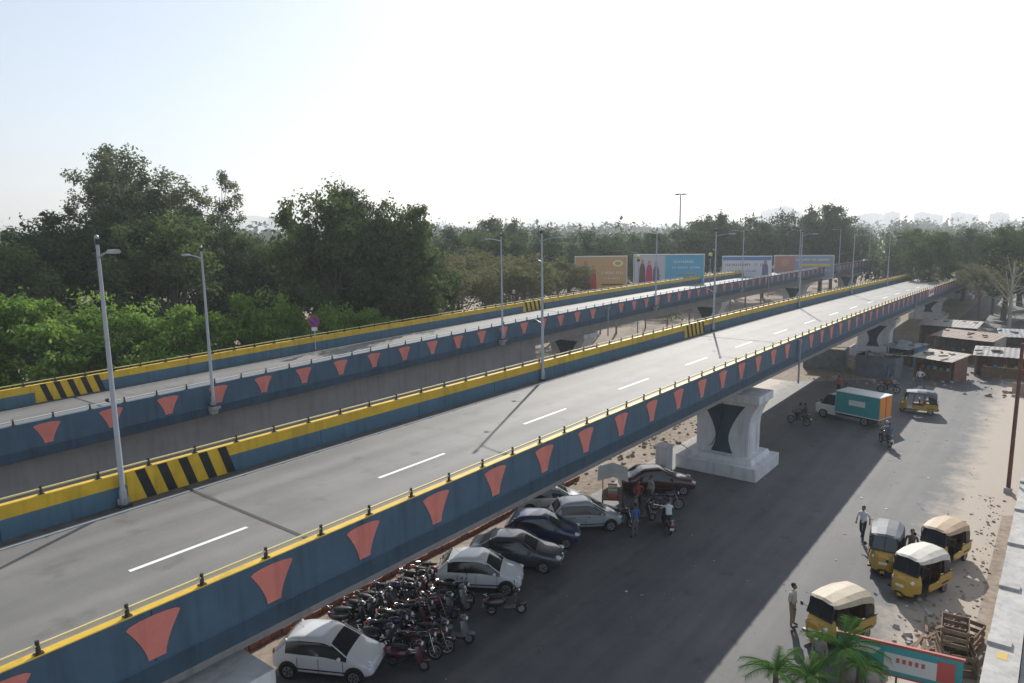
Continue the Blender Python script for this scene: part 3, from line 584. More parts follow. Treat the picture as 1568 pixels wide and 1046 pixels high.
def motorbike(c):
    pm=mat('bike_paint_%d'%int(sum(c)*1000),c,.3,coat=1.);mb=MB();st=mat('seat_black_vinyl',(.025,.025,.027),.6);eng=mat('engine_alloy',(.2,.2,.21),.45,.7)
    for x in(.63,-.62):
        mb.torus((x,0,.3),.26,.045,tyre,'y',20,7);cyl(mb,(x,0,.3),.07,.12,eng,'y',10)
        for k in range(3): a=k*math.pi/3;mb.box((x,0,.3),(.46,.02,.025),rim,rot=Matrix.Rotation(a,3,'Y'))
        mb.torus((x,0,.3),.21,.018,rim,'y',18,5)
    for y in(-.07,.07): mb.tube([(.63,y,.3),(.47,y,.8),(.42,y,.98)],.022,chrome,6)
    mb.tube([(.4,-.36,1.02),(.46,-.15,1.0),(.46,.15,1.0),(.4,.36,1.02)],.016,dark,6);mb.tube([(.4,.25,1.02),(.4,.36,1.02)],.022,st,6);mb.tube([(.4,-.36,1.02),(.4,-.25,1.02)],.022,st,6)
    for y in(-.28,.28): mb.tube([(.44,y,1.02),(.42,y*1.1,1.17)],.008,dark,4);mb.ell((.42,y*1.1,1.2),(.02,.06,.04),dark,8,5)
    mb.ell((.56,0,.9),(.1,.1,.11),pm,10,6);mb.ell((.62,0,.9),(.055,.085,.09),lampw,10,6)
    mb.ell((.17,0,.82),(.29,.14,.14),pm,14,8);mb.box((-.02,0,.55),(.5,.05,.05),dark,rot=Matrix.Rotation(.5,3,'Y'));mb.box((.12,0,.42),(.32,.2,.28),eng,taper=.8);mb.box((.2,0,.6),(.16,.16,.16),eng)
    mb.ell((-.28,0,.79),(.36,.13,.075),st,12,6);mb.ell((-.62,0,.82),(.2,.1,.07),pm,10,6);mb.box((-.42,0,.66),(.42,.2,.16),pm,taper=.85)
    mb.tube([(.2,-.1,.4),(.1,-.14,.22),(-.2,-.16,.24),(-.75,-.17,.34)],[.02,.022,.045,.05],chrome,8)
    mb.tube([(-.62,.1,.3),(-.5,.1,.7)],.03,dark,6);mb.tube([(-.62,-.1,.3),(-.5,-.1,.7)],.03,dark,6);mb.tube([(-.62,.06,.3),(0,.06,.35)],.025,dark,5)
    pts=[(.63+.34*math.cos(R(a)),.3+.34*math.sin(R(a))) for a in range(20,131,22)];mb.loft([[(p[0],-.06,p[1]),(p[0],.06,p[1])] for p in pts],lambda i,k:pm,True,closed=False)
    pts=[(-.62+.34*math.cos(R(a)),.3+.34*math.sin(R(a))) for a in range(50,171,24)];mb.loft([[(p[0],-.07,p[1]),(p[0],.07,p[1])] for p in pts],lambda i,k:dark,True,closed=False)
    mb.box((-.84,0,.78),(.05,.14,.07),lampr);mb.box((-.93,0,.55),(.01,.2,.14),plate);mb.tube([(-.72,-.12,.88),(-.82,0,.9),(-.72,.12,.88)],.012,chrome,5);mb.tube([(0,.1,.2),(-.05,.3,.01)],.012,dark,4)
    return mb.mesh('parked_motorcycle')
def scooter(c):
    pm=mat('scooter_paint_%d'%int(sum(c)*1000),c,.3,coat=1.);mb=MB();st=mat('seat_black_vinyl',(.025,.025,.027),.6)
    for x in(.62,-.55): mb.torus((x,0,.22),.175,.05,tyre,'y',18,7);cyl(mb,(x,0,.22),.13,.06,rim,'y',12)
    mb.loft([[(.60,-.05,.30),(.60,.05,.30),(.45,.2,.34),(.45,-.2,.34)],[(.56,-.08,.6),(.56,.08,.6),(.40,.22,.6),(.40,-.22,.6)],[(.46,-.1,.9),(.46,.1,.9),(.34,.17,.9),(.34,-.17,.9)]],lambda i,k:pm,False,pm)
    mb.ell((.64,0,.42),(.24,.09,.09),pm,12,6);mb.ell((.42,0,.98),(.15,.16,.1),pm,12,7);mb.ell((.53,0,.97),(.06,.1,.07),lampw,10,6)
    mb.tube([(.36,-.34,1.02),(.4,-.12,1.0),(.4,.12,1.0),(.36,.34,1.02)],.018,dark,6)
    for y in(-.27,.27): mb.tube([(.4,y,1.02),(.39,y*1.15,1.18)],.008,dark,4);mb.ell((.39,y*1.15,1.21),(.02,.055,.045),dark,8,5)
    mb.box((.16,0,.27),(.5,.36,.09),dark);mb.ell((-.42,0,.52),(.46,.2,.22),pm,14,8);mb.ell((-.3,0,.76),(.38,.15,.08),st,12,6)
    mb.ell((-.84,0,.6),(.06,.13,.06),lampr,10,5);mb.tube([(-.72,-.13,.82),(-.86,0,.85),(-.72,.13,.82)],.014,chrome,5);mb.box((-.88,0,.42),(.01,.2,.12),plate)
    mb.tube([(-.2,-.17,.25),(-.75,-.19,.3)],[.03,.05],dark,8);mb.tube([(.62,.05,.22),(.5,.05,.6)],.02,dark,5);mb.tube([(0,.12,.2),(-.03,.26,.01)],.012,dark,4)
    return mb.mesh('parked_scooter')
bikes=[(motorbike((.02,.02,.022)),'parked_motorcycle'),(motorbike((.12,.012,.015)),'parked_motorcycle'),(motorbike((.02,.03,.08)),'parked_motorcycle'),(scooter((.025,.025,.03)),'parked_scooter'),(scooter((.13,.14,.15)),'parked_scooter'),(scooter((.05,.06,.07)),'parked_scooter'),(scooter((.08,.015,.02)),'parked_scooter')]
rb=random.Random(11)
def putbike(i,s,w,a,lean=.12):
    o=place(bikes[i][0],bikes[i][1],(s,w,.004),a);o.rotation_euler=(-lean,0,a);return o
for row,(s0,w0,nb) in enumerate([(15.9,20.4,10),(15.6,18.6,9),(15.5,16.9,5)]):
    for i in range(nb):
        j=[3,0,4,5,1,3,6,0,2,5,3,0][(i*5+row*3)%12]
        putbike(j,s0+i*.5+rb.uniform(-.1,.1),w0+rb.uniform(-.25,.25)-i*.03,HD+rb.uniform(-.25,.25)+(.1 if row else 0),.12+rb.uniform(-.04,.06))
putbike(3,20.2,16.3,HD+.3);putbike(0,30.2,16.8,HD-.3);putbike(5,31.3,16.2,HD+.5);putbike(2,33.6,15.9,HD+.2)
def rick(canc,bodyc,nm):
    cp=mat('rickshaw_canopy_'+nm,canc,.6,ns=2,na=.12,streak=.15);pm=mat('rickshaw_paint_'+nm,bodyc,.35,ns=3,na=.1,coat=.5);bp=mat('rickshaw_black',(.02,.02,.022),.4);st=mat('rickshaw_seat',(.08,.03,.02),.6)
    mb=MB()
    mb.box((-.15,0,.33),(2.3,1.14,.08),bp)
    rg=[];
    for x,hw,zt,zb in((1.26,.10,.70,.40),(1.22,.24,.86,.30),(1.08,.38,.98,.28),(.86,.52,1.03,.30),(.72,.56,1.03,.32)):
        rg.append([(x,-hw,zb),(x,-hw,zt*.7),(x-.03,-hw*.85,zt),(x-.03,hw*.85,zt),(x,hw,zt*.7),(x,hw,zb)])
    mb.loft(rg,lambda i,k:pm if k!=5 else bp,True,pm)
    a=(.90,1.03);b=(.70,1.58)
    mb.add([(a[0],-.46,a[1]),(a[0],.46,a[1]),(b[0],.42,b[1]),(b[0],-.42,b[1])],[(0,1,2,3)],gl)
    for y0,y1 in((-.48,-.44),(.48,.44),(0,0)): mb.tube([(a[0]+.01,y0,a[1]),(b[0]+.01,y1,b[1])],.028 if y0 else .014,bp,6)
    mb.tube([(a[0]+.01,-.48,a[1]),(a[0]+.01,.48,a[1])],.025,bp,6)
    rg=[]
    for x,zt,zs,hw in((.80,1.60,1.52,.46),(.70,1.66,1.50,.55),(.1,1.73,1.46,.62),(-.5,1.74,1.42,.64),(-1.0,1.68,1.30,.63),(-1.22,1.52,1.10,.58)):
        rg.append([(x,-hw,zs),(x,-hw*.93,(zs+zt)/2+.04),(x,-hw*.6,zt-.015),(x,0,zt+.02),(x,hw*.6,zt-.015),(x,hw*.93,(zs+zt)/2+.04),(x,hw,zs)])
    mb.loft(rg,lambda i,k:cp,True,closed=False)
    for y in(-1,1):
        mb.add([(-.62,y*.63,1.42),(-1.0,y*.63,1.30),(-1.22,y*.58,1.10),(-1.27,y*.57,.78),(-.72,y*.63,.78)],[(0,1,2,3,4)],bp)
        mb.prism([(.28,.34),(.36,.52),(.30,.62),(-.35,.60),(-.42,.86),(-1.27,.80),(-1.30,.45),(-1.1,.34)],'y',y*.60,y*.64,pm)
        mb.box((-.86,y*.652,.83),(.86,.02,.05),bp)
        mb.tube([(.74,y*.52,1.03),(.66,y*.56,1.50)],.022,bp,6);mb.tube([(-.40,y*.62,.62),(-.42,y*.62,1.45)],.022,bp,6);mb.tube([(.3,y*.6,.6),(.24,y*.61,1.48)],.016,bp,5)
        wheel(mb,-.82,y*.56,.21,.21,.12,y);mb.box((-.82,y*.645,.46),(.5,.03,.04),bp)
        mb.ell((1.02,y*.34,.78),(.08,.09,.09),lampw,10,6);mb.torus((1.07,y*.34,.78),.085,.012,chrome,'y',10,4)
        mb.tube([(.84,y*.5,1.15),(.92,y*.66,1.22)],.01,bp,4);mb.box((.92,y*.70,1.22),(.02,.1,.14),bp);mb.box((1.13,y*.2,.93),(.03,.08,.04),orangel)
        mb.box((-1.31,y*.46,.62),(.02,.1,.16),lampr)
    mb.add([(-1.22,-.58,1.10),(-1.22,.58,1.10),(-1.27,.57,.78),(-1.27,-.57,.78)],[(0,1,2,3)],bp)
    mb.box((-1.29,0,.62),(.05,1.16,.38),pm);mb.box((-1.32,0,.95),(.02,.5,.14),plate);mb.box((-1.34,0,.38),(.06,1.1,.09),bp)
    mb.box((1.24,0,.63),(.02,.3,.1),plate)
    mb.box((-.78,0,.66),(.46,1.12,.18),st);mb.box((-1.05,0,.95),(.14,1.1,.5),st,rot=Matrix.Rotation(-.15,3,'Y'));mb.box((.12,0,.68),(.34,.5,.14),st);mb.box((-.08,0,.9),(.08,.9,.34),bp)
    mb.tube([(.66,-.3,1.02),(.68,0,.98),(.66,.3,1.02)],.018,bp,6);mb.tube([(.68,0,.98),(.78,0,.5)],.03,bp,6)
    mb.torus((1.0,0,.2),.155,.05,tyre,'y',18,7);cyl(mb,(1.0,0,.2),.11,.07,rim,'y',12)
    pts=[(1.0+.25*math.cos(R(t)),.2+.25*math.sin(R(t))) for t in range(0,150,24)];mb.loft([[(p[0],-.08,p[1]),(p[0],.08,p[1])] for p in pts],lambda i,k:pm,True,closed=False)
    return mb.mesh('auto_rickshaw')
ry=(.48,.29,.035);rk=[rick((.46,.38,.27),ry,'tan'),rick((.56,.52,.45),ry,'cream'),rick((.10,.11,.13),ry,'dark'),rick((.44,.31,.19),ry,'brown')]
for i,s,w,a in((0,26.2,5.6,R(157)),(2,33.4,5.3,R(-174)),(1,31.7,3.8,R(160)),(3,35.4,3.4,R(164)),(2,63.8,8.6,R(100))): place(rk[i],'auto_rickshaw',(s,w,.004),a,1.06)
mb=MB();tw=mat('truck_white',(.7,.7,.68),.4);te=mat('truck_box_teal',(.03,.29,.31),.5,ns=1,na=.08);to=mat('truck_box_orange',(.75,.25,.03),.5)
mb.box((0,0,.5),(4.2,1.2,.16),dark)
rg=[]
for x,hw,zb,zt in((2.35,.62,.45,.85),(2.28,.74,.35,.98),(1.98,.78,.33,1.08),(1.85,.78,.33,1.12),(1.42,.70,.33,1.78),(1.15,.72,.33,1.84),(.78,.74,.33,1.82),(.74,.76,.33,1.75)):
    rg.append([(x,-hw*.95,zb),(x,-hw,min(zt,1.05)),(x,-hw*.85,zt),(x,hw*.85,zt),(x,hw,min(zt,1.05)),(x,hw*.95,zb)])
mb.loft(rg,lambda i,k:gl if (i==3 and k in(1,2,3)) or (i in(4,5) and k in(1,3)) else tw,False,tw)
mb.box((-.95,0,1.45),(3.2,1.72,1.62),te)
for z in(.66,2.24): mb.box((-.95,0,z),(3.26,1.78,.06),tw)
mb.box((-2.565,0,1.45),(.03,1.6,1.5),to);mb.box((-2.59,0,1.45),(.02,.03,1.5),dark)
mb.box((-.95,-.87,1.55),(1.2,.012,.4),tw);mb.box((-.95,.87,1.55),(1.2,.012,.4),tw)
for x in(1.65,-1.5):
    for y in(-1,1): wheel(mb,x,y*.68,.32,.32,.2,y)
for y in(-1,1): mb.ell((2.3,y*.52,.72),(.06,.11,.09),lampw,10,6);mb.box((-2.6,y*.7,.5),(.04,.16,.1),lampr);mb.box((1.75,y*.9,1.3),(.06,.1,.24),dark)
mb.box((2.36,0,.5),(.04,1.3,.16),dark)
mb.obj('delivery_truck',(58.2,12.4,.004),R(74),bevel=.02,scale=1.05)
# ---------------------------------------------------------------- people
skin=mat('skin',(.22,.12,.075),.6);hair=mat('hair_black',(.012,.011,.01),.6);shoe=mat('shoe_dark',(.03,.025,.02),.6);eyew=mat('eye_white',(.6,.6,.6),.3);lip=mat('lips',(.25,.08,.06),.5)
def V3(*a): return Vector(a)
POSE={
'stand':dict(pel=(0,0,.96),sp=(.01,0,1.14),ch=(.01,0,1.33),nb=(0,0,1.46),nt=(.015,0,1.53),sh=[(0,.19,1.41),(0,-.19,1.41)],el=[(-.03,.25,1.13),(-.02,-.25,1.13)],wr=[(.06,.26,.89),(.08,-.24,.9)],hp=[(0,.09,.91),(0,-.09,.91)],kn=[(.03,.11,.50),(.02,-.11,.50)],an=[(-.01,.12,.09),(0,-.12,.09)],to=[(.17,.14,.035),(.18,-.14,.035)]),
'walk':dict(pel=(0,0,.94),sp=(.02,0,1.12),ch=(.04,0,1.31),nb=(.05,0,1.44),nt=(.07,0,1.51),sh=[(.07,.19,1.39),(.01,-.19,1.39)],el=[(-.13,.25,1.15),(.1,-.25,1.13)],wr=[(-.08,.27,.92),(.28,-.22,1.0)],hp=[(0,.09,.90),(0,-.09,.90)],kn=[(.22,.1,.54),(-.02,-.1,.50)],an=[(.30,.1,.10),(-.30,-.1,.17)],to=[(.47,.11,.06),(-.14,-.11,.04)]),
'hips':dict(pel=(0,0,.96),sp=(.01,0,1.14),ch=(.0,0,1.33),nb=(0,0,1.46),nt=(.015,0,1.53),sh=[(0,.19,1.41),(0,-.19,1.41)],el=[(-.1,.42,1.2),(-.02,-.25,1.13)],wr=[(.02,.22,1.03),(.16,-.22,.95)],hp=[(0,.09,.91),(0,-.09,.91)],kn=[(.03,.13,.50),(.06,-.13,.50)],an=[(-.01,.16,.09),(.06,-.16,.09)],to=[(.16,.2,.035),(.23,-.2,.035)]),
'ride':dict(pel=(-.22,0,.88),sp=(-.2,0,1.06),ch=(-.13,0,1.24),nb=(-.09,0,1.37),nt=(-.06,0,1.44),sh=[(-.08,.19,1.31),(-.08,-.19,1.31)],el=[(.12,.28,1.12),(.12,-.28,1.12)],wr=[(.36,.3,1.05),(.36,-.3,1.05)],hp=[(-.18,.1,.84),(-.18,-.1,.84)],kn=[(.2,.2,.74),(.2,-.2,.74)],an=[(.06,.17,.34),(.06,-.17,.34)],to=[(.22,.18,.27),(.22,-.18,.27)]),
'pill':dict(pel=(-.55,0,.92),sp=(-.54,0,1.1),ch=(-.5,0,1.28),nb=(-.47,0,1.41),nt=(-.45,0,1.48),sh=[(-.47,.18,1.35),(-.47,-.18,1.35)],el=[(-.4,.24,1.12),(-.4,-.24,1.12)],wr=[(-.2,.2,1.0),(-.2,-.2,1.0)],hp=[(-.5,.1,.88),(-.5,-.1,.88)],kn=[(-.12,.24,.78),(-.12,-.24,.78)],an=[(-.3,.2,.38),(-.3,-.2,.38)],to=[(-.15,.21,.31),(-.15,-.21,.31)]),
}
def person(pose,shirt,trou,loc,rz,name='pedestrian',long=True,helmet=None,z=0.004,turn=0.,scale=1.):
    P=POSE[pose];sm=mat('shirt_%d_%d_%d'%tuple(int(c*200) for c in shirt),shirt,.85,ns=8,na=.12);tm=mat('trousers_%d_%d_%d'%tuple(int(c*200) for c in trou),trou,.85,ns=8,na=.12)
    vs=[P['pel'],P['sp'],P['ch'],P['nb'],P['nt']];rad=[(.15,.125),(.125,.11),(.15,.12),(.075,.07),(.055,.055)]
    es=[(0,1,sm),(1,2,sm),(2,3,sm),(3,4,skin)]
    for k in(0,1):
        b=len(vs);sh,e,w=P['sh'][k],P['el'][k],P['wr'][k];vs+=[sh,e,w];rad+=[(.068,.062),(.048,.046),(.032,.028)]
        es+=[(2,b,sm),(b,b+1,sm),(b+1,b+2,sm if long else skin)]
        b=len(vs);vs+=[P['hp'][k],P['kn'][k],P['an'][k],P['to'][k]];rad+=[(.098,.095),(.07,.066),(.05,.048),(.042,.032)]
        es+=[(0,b,tm),(b,b+1,tm),(b+1,b+2,tm),(b+2,b+3,shoe)]
    me=bpy.data.meshes.new('b');me.from_pydata([tuple(v) for v in vs],[(a,b) for a,b,_ in es],[]);o=bpy.data.objects.new('b',me);COL.objects.link(o)
    sk=o.modifiers.new('skin','SKIN');sk.use_smooth_shade=True;ss=o.modifiers.new('s','SUBSURF');ss.levels=1
    for i,r in enumerate(rad): me.skin_vertices[0].data[i].radius=r;me.skin_vertices[0].data[i].use_root=(i==0)
    dg=bpy.context.evaluated_depsgraph_get();ev=o.evaluated_get(dg);em=ev.to_mesh();mb=MB();co=[v.co.copy() for v in em.vertices]
    segs=[(Vector(vs[a]),Vector(vs[b]),m,(rad[a][0]+rad[b][0])/2) for a,b,m in es]
    for p in em.polygons:
        c=p.center;best=None
        for a,b,m,r in segs:
            ab=b-a;t=max(0,min(1,(c-a).dot(ab)/ab.length_squared));dd=(c-a-ab*t).length/r
            if best is None or dd<best[0]: best=(dd,m)
        mb.f.append(tuple(p.vertices));mb.m.append(mb.mi(best[1]));mb.sm.append(True)
    mb.v=[tuple(v) for v in co];ev.to_mesh_clear();bpy.data.objects.remove(o)
    for k in(0,1):
        w=Vector(P['wr'][k]);e=Vector(P['el'][k]);f=(w-e).normalized();sd_=V3(0,1,0) if abs(f.y)<.8 else V3(1,0,0);sd_=(sd_-f*sd_.dot(f)).normalized()
        if abs(f.z)>.6: sd_=(V3(1,0,0)-f*f.x).normalized()
        nr=f.cross(sd_);cu=nr if nr.z<0 or k==0 else -nr
        mb.tube([w-f*.01,w+f*.03,w+f*.08,w+f*.095],[.026,.034,.038,.03],skin,8)
        for j,(off,L) in enumerate(((-.028,.068),(-.0095,.078),(.0095,.073),(.028,.056))):
            a=w+f*.085+sd_*off;b=a+f*L*.5+cu*.008;c=b+f*L*.32+cu*.022;mb.tube([a,b,c],[.0095,.0085,.006],skin,5)
        a=w+f*.03-sd_*.03;mb.tube([a,a-sd_*.025+f*.03,a-sd_*.03+f*.06+cu*.01],[.012,.011,.008],skin,5)
    nt_=Vector(P['nt']);rot=Matrix.Rotation(turn,4,'Z');mb.M=Matrix.Translation(nt_+V3(.015,0,.1))@rot
    mb.ell((0,0,.02),(.098,.078,.112),skin,14,10);mb.ell((.03,0,-.055),(.062,.055,.055),skin,12,7)
    mb.ell((.1,0,-.005),(.02,.014,.026),skin,8,5);mb.ell((.085,0,-.055),(.012,.026,.008),lip,8,4)
    for y in(-1,1): mb.ell((.086,y*.032,.02),(.012,.015,.009),eyew,8,4);mb.ell((.095,y*.032,.02),(.005,.007,.007),hair,6,4);mb.box((.092,y*.032,.04),(.012,.036,.007),hair);mb.ell((0,y*.08,0),(.018,.012,.03),skin,8,5)
    if helmet: mb.ell((-.01,0,.04),(.135,.12,.135),mat('helmet_%d'%int(helmet[0]*100),helmet,.25,coat=1.),14,9,zmin=-.35)
    else: mb.ell((-.018,0,.045),(.1,.087,.105),hair,14,8,rot=Matrix.Rotation(-.35,3,'Y'),zmin=-.1)
    mb.M=Matrix()
    return mb.obj(name,(loc[0],loc[1],z),rz,scale=scale)
wh=(.66,.68,.7);bl_=(.05,.12,.32);gy=(.14,.14,.15);kh=(.28,.23,.15);nv=(.02,.025,.05)
person('walk',wh,nv,(35.7,6.7),R(175),long=False)
person('hips',(.5,.47,.38),kh,(26.0,7.1),R(-100),long=False)
person('stand',(.75,.17,.02),nv,(32.,21.6),R(-60),long=False)
person('stand',bl_,gy,(29.5,15.6),R(70),long=False)
person('stand',gy,nv,(30.6,16.2),R(-80));person('hips',(.25,.05,.05),nv,(32.4,17.0),R(-120));person('stand',(.35,.35,.33),gy,(33.5,16.8),R(150))
person('stand',(.1,.08,.08),nv,(34.0,4.4),R(-170));person('stand',gy,nv,(45.6,15.2),R(-90));person('stand',(.3,.28,.25),kh,(23.2,5.4),R(160),name='rickshaw_driver')
person('stand',(.4,.12,.1),nv,(66.5,15.2),R(160));person('hips',wh,gy,(74,10),R(180));person('stand',bl_,gy,(73,12.5),R(-120))
def rider(bi,s,w,a,sh,pill=None,helmet=None):
    place(bikes[bi][0],'ridden_'+bikes[bi][1].split('_')[1],(s,w,.004),a)
    person('ride',sh,nv,(s,w),a,'motorcyclist',helmet=helmet)
    if pill: person('pill',pill,gy,(s,w),a,'pillion_passenger')
rider(0,54.8,15.2,R(80),gy,(.05,.05,.06));rider(0,52.9,8.9,R(35),(.4,.38,.35),(.1,.12,.2),(.3,.3,.3));rider(3,31.2,14.7,R(40),wh,None);rider(4,64.5,14.,R(-95),(.1,.1,.12),None,(.02,.02,.02));rider(0,70,11.8,R(100),(.3,.1,.08))
# ---------------------------------------------------------------- street-level clutter
brick=mat('kerb_brick',(.28,.13,.09),.9,ns=6,na=.35,bump=.3)
mb=MB();s=12.
rb=random.Random(3)
while s<35: mb.box((s,22.3+rb.uniform(-.03,.03),.12),(.42,.22,.24+rb.uniform(-.04,.05)),brick,rot=rb.uniform(-.05,.05));s+=.46
mb.obj('brick_kerb')
cw=mat('boundary_wall_plaster',(.48,.46,.43),.9,ns=1.5,na=.2,bump=.3,streak=.2)
mb=MB()
mb.box((23,.75,.35),(50,.5,.7),cw);mb.box((23,.6,.74),(50.04,.95,.08),cw)
for i in range(11): mb.box((-1+4.8*i,.75,.45),(.5,.68,.9),cw)
mb.box((27,.62,.784),(.5,.3,.006),mat('yellow_mark',(.6,.42,.12),.8));mb.box((24.6,.7,.784),(.3,.35,.006),mat('yellow_mark',(.6,.42,.12),.8))
mb.obj('boundary_wall',bevel=.02)
mb=MB();mb.box((22,-2.2,.1),(50,4.6,.2),mat('plinth_concrete',(.40,.39,.37),.9,ns=1,na=.2));mb.obj('pavement')
mb=MB();mb.tube([(0,0,0),(0,0,8.5)],[.11,.09],mat('rusty_steel',(.14,.06,.04),.8,ns=5,na=.4),8);mb.box((0,0,.15),(.4,.4,.3),cw);mb.obj('utility_pole',(47.1,1.6,0))
def stones(name,n,fn,smin,smax,mts,seed):
    q=random.Random(seed);mb=MB()
    for i in range(n):
        x,y,z=fn(q);r=smin+(smax-smin)*q.random()**2.6;rot=Matrix.Rotation(q.uniform(0,6),3,'Z')@Matrix.Rotation(q.uniform(-.5,.5),3,'X')
        mb.box((x,y,z+r*.2),(r*q.uniform(.7,1.5),r*q.uniform(.6,1.2),r*q.uniform(.3,.8)),q.choice(mts),rot=rot,taper=q.uniform(.5,.85))
    return mb.obj(name)
st1=mat('rubble_stone',(.31,.255,.205),.95,ns=3,na=.35);st2=mat('broken_brick',(.29,.17,.12),.95,ns=3,na=.3);st3=mat('rubble_concrete',(.38,.36,.33),.95,ns=3,na=.3)
stones('rubble',420,lambda q:(q.gauss(43,4.5),q.gauss(23.,1.8),0),.04,.32,[st1,st1,st3],1)
stones('rubble',260,lambda q:(q.uniform(72,98),q.gauss(15.5,2.5),0),.08,.5,[st1,st3],2)
stones('rubble',460,lambda q:(q.uniform(73,100),q.uniform(-6,11),0),.06,.5,[st1,st2,st3],3)
stones('loose_stones',600,lambda q:(q.uniform(14,46),min(3.9,abs(q.gauss(0,1.1))+1.5),.004),.015,.13,[st1,st1,st2,st3],4)
stones('loose_stones',400,lambda q:(q.uniform(5,60),q.uniform(3,20),.004),.015,.06,[st1,st3],5)
stones('rubble',160,lambda q:(q.gauss(28.5,1.6),q.gauss(2.9,.5),0),.03,.22,[st1,st3],8)
mb=MB();q=random.Random(21);lt=[mat('litter_white',(.6,.6,.58),.8),mat('litter_blue',(.1,.2,.4),.7),mat('litter_tan',(.4,.3,.18),.9)]
for i in range(130):
    x,y=q.uniform(12,70),q.choice([q.gauss(4,1.4),q.gauss(20.,1.),q.uniform(3,19)]);mb.box((x,y,.02),(q.uniform(.05,.18),q.uniform(.04,.14),.012),q.choice(lt),rot=Matrix.Rotation(q.uniform(0,6),3,'Z')@Matrix.Rotation(q.uniform(-.2,.2),3,'X'))
mb.obj('street_litter')
def shack(s,w,L,Dp,h,c,rc,a=0.):
    mb=MB();wm=mat('shack_wall_%d'%int(sum(c)*1000),c,.9,ns=1.5,na=.3);rm=mat('shack_roof_%d'%int(sum(rc)*1000),rc,.7,ns=1.2,na=.35)
    mb.box((0,Dp/2,h/2),(L,.12,h),wm);mb.box((-L/2,0,h/2),(.12,Dp-.26,h),wm);mb.box((L/2,0,h/2),(.12,Dp-.26,h),wm)
    for x in(-L/2+.1,0,L/2-.1): mb.tube([(x,-Dp/2-.3,0),(x,-Dp/2-.3,h-.1)],.05,bark,6)
    mb.box((0,-Dp/2+.3,.5),(L*.8,.5,1.),mat('counter_wood',(.16,.1,.06),.8,ns=2,na=.3))
    n_=int(L/.2);rings=[]
    q=random.Random(int(s*10+w));sg=q.uniform(-.12,.12)
    for i in range(n_+1):
        x=-L/2-.25+i*(L+.5)/n_;zz=.025*(i%2)+sg*math.sin(i/n_*3);rings.append([(x,-Dp/2-.8+q.uniform(-.08,.08),h-.12+zz),(x,Dp/2+.25,h+.32+zz)])
    mb.loft(rings,lambda i,k:rm,False,closed=False)
    for k in range(5): mb.box((-L*.35+k*L*.17,-Dp/2+.3,1.12),(.25,.25,.24),mat('goods_%d'%k,[(.5,.1,.08),(.1,.3,.5),(.6,.5,.2),(.2,.4,.15),(.6,.6,.6)][k],.7))
    for k in range(4): mb.box((q.uniform(-L/2,L/2),q.uniform(-Dp/2,Dp/2),h+.25),(q.uniform(.3,.9),q.uniform(.2,.5),.12),[bark,st2,st3][k%3],rot=q.uniform(0,3))
    mb.obj('market_stall',(s,w,0),a)
for a in[(77,14,3.6,2.2,2.2,(.16,.18,.2),(.16,.17,.18),R(80)),(79.5,9.,3.6,2.4,2.2,(.2,.1,.07),(.38,.33,.28),R(-112)),(84,4.,5,2.6,2.3,(.26,.15,.11),(.26,.25,.24),R(-88)),(79,19.5,4,2.4,2.2,(.2,.22,.22),(.12,.2,.35),R(95)),(93,8,6,3,2.6,(.3,.28,.25),(.24,.16,.12),R(-108)),(103,11,6,3,2.6,(.3,.28,.25),(.3,.28,.25),R(-95)),(82,-2.5,4,2.4,2.2,(.2,.12,.1),(.2,.19,.18),R(-78)),(89,-1.,4.6,2.6,2.4,(.3,.2,.15),(.42,.38,.34),R(-95)),(86,13.,3,2,2.,(.1,.2,.3),(.3,.32,.34),R(-120)),(98,3,5,3,2.5,(.25,.2,.16),(.2,.22,.24),R(-82))]: shack(*a)
mb=MB()
for i in range(9): mb.box((0,-i*2.1,.5),(.18,2.0,1.+.15*(i%3)),mat('compound_wall',(.36,.27,.22),.9,ns=1.2,na=.3,streak=.3));mb.box((0,-i*2.1-1.05,.6),(.28,.26,1.2),mat('compound_pillar',(.36,.3,.27),.9))
mb.obj('compound_wall',(75.5,2,0),R(-6))
mb=MB();tp=mat('tarp_pale',(.5,.52,.5),.8,ns=3,na=.15)
mb.box((0,0,.85),(1.9,1.1,.06),mat('counter_wood',(.16,.1,.06),.8,ns=2,na=.3))
for x in(-.6,.6):
    for y in(-.55,.55): mb.torus((x,y,.3),.26,.03,dark,'y',16,5);mb.tube([(x,y*.95,.3),(x*1.3,y*.9,.85)],.02,dark,5);mb.tube([(x*1.5,y*.95,.88),(x*1.5,y*.95,2.0)],.02,dark,5)
rg=[[(-1.15,-.8,1.95),(-1.15,0,2.2),(-1.15,.8,1.95)],[(-.4,-.8,1.88),(-.4,0,2.14),(-.4,.8,1.9)],[(.4,-.8,1.92),(.4,0,2.16),(.4,.8,1.86)],[(1.15,-.8,1.95),(1.15,0,2.2),(1.15,.8,1.95)]]
mb.loft(rg,lambda i,k:tp,True,closed=False)
for k in range(6): mb.box((-.7+.28*k,0,1.0),(.22,.5,.24),mat('goods_%d'%(k%5),(.4,.3,.2)))
mb.obj('vendor_cart',(32.,18.3,.004),R(30))
mb=MB();mb.box((0,0,.85),(3.6,.07,1.0),mat('hoarding_teal',(.05,.30,.32),.6,ns=2,na=.1));mb.box((0,0,1.40),(3.7,.1,.08),mat('hoarding_frame_red',(.4,.08,.06)));mb.box((0,0,.32),(3.7,.1,.06),mat('hoarding_frame_red',(.4,.08,.06)))
mb.box((.35,-.045,.8),(1.5,.012,.6),mat('print_pale',(.6,.62,.6)));mb.box((1.35,-.045,.85),(.5,.012,.7),mat('print_red',(.5,.1,.08)));mb.add([(-1.6,-.042,.9),(-.7,-.042,.95),(-.5,-.042,1.2),(-1.4,-.042,1.25)],[(0,1,2,3)],mat('print_pale',(.6,.62,.6)))
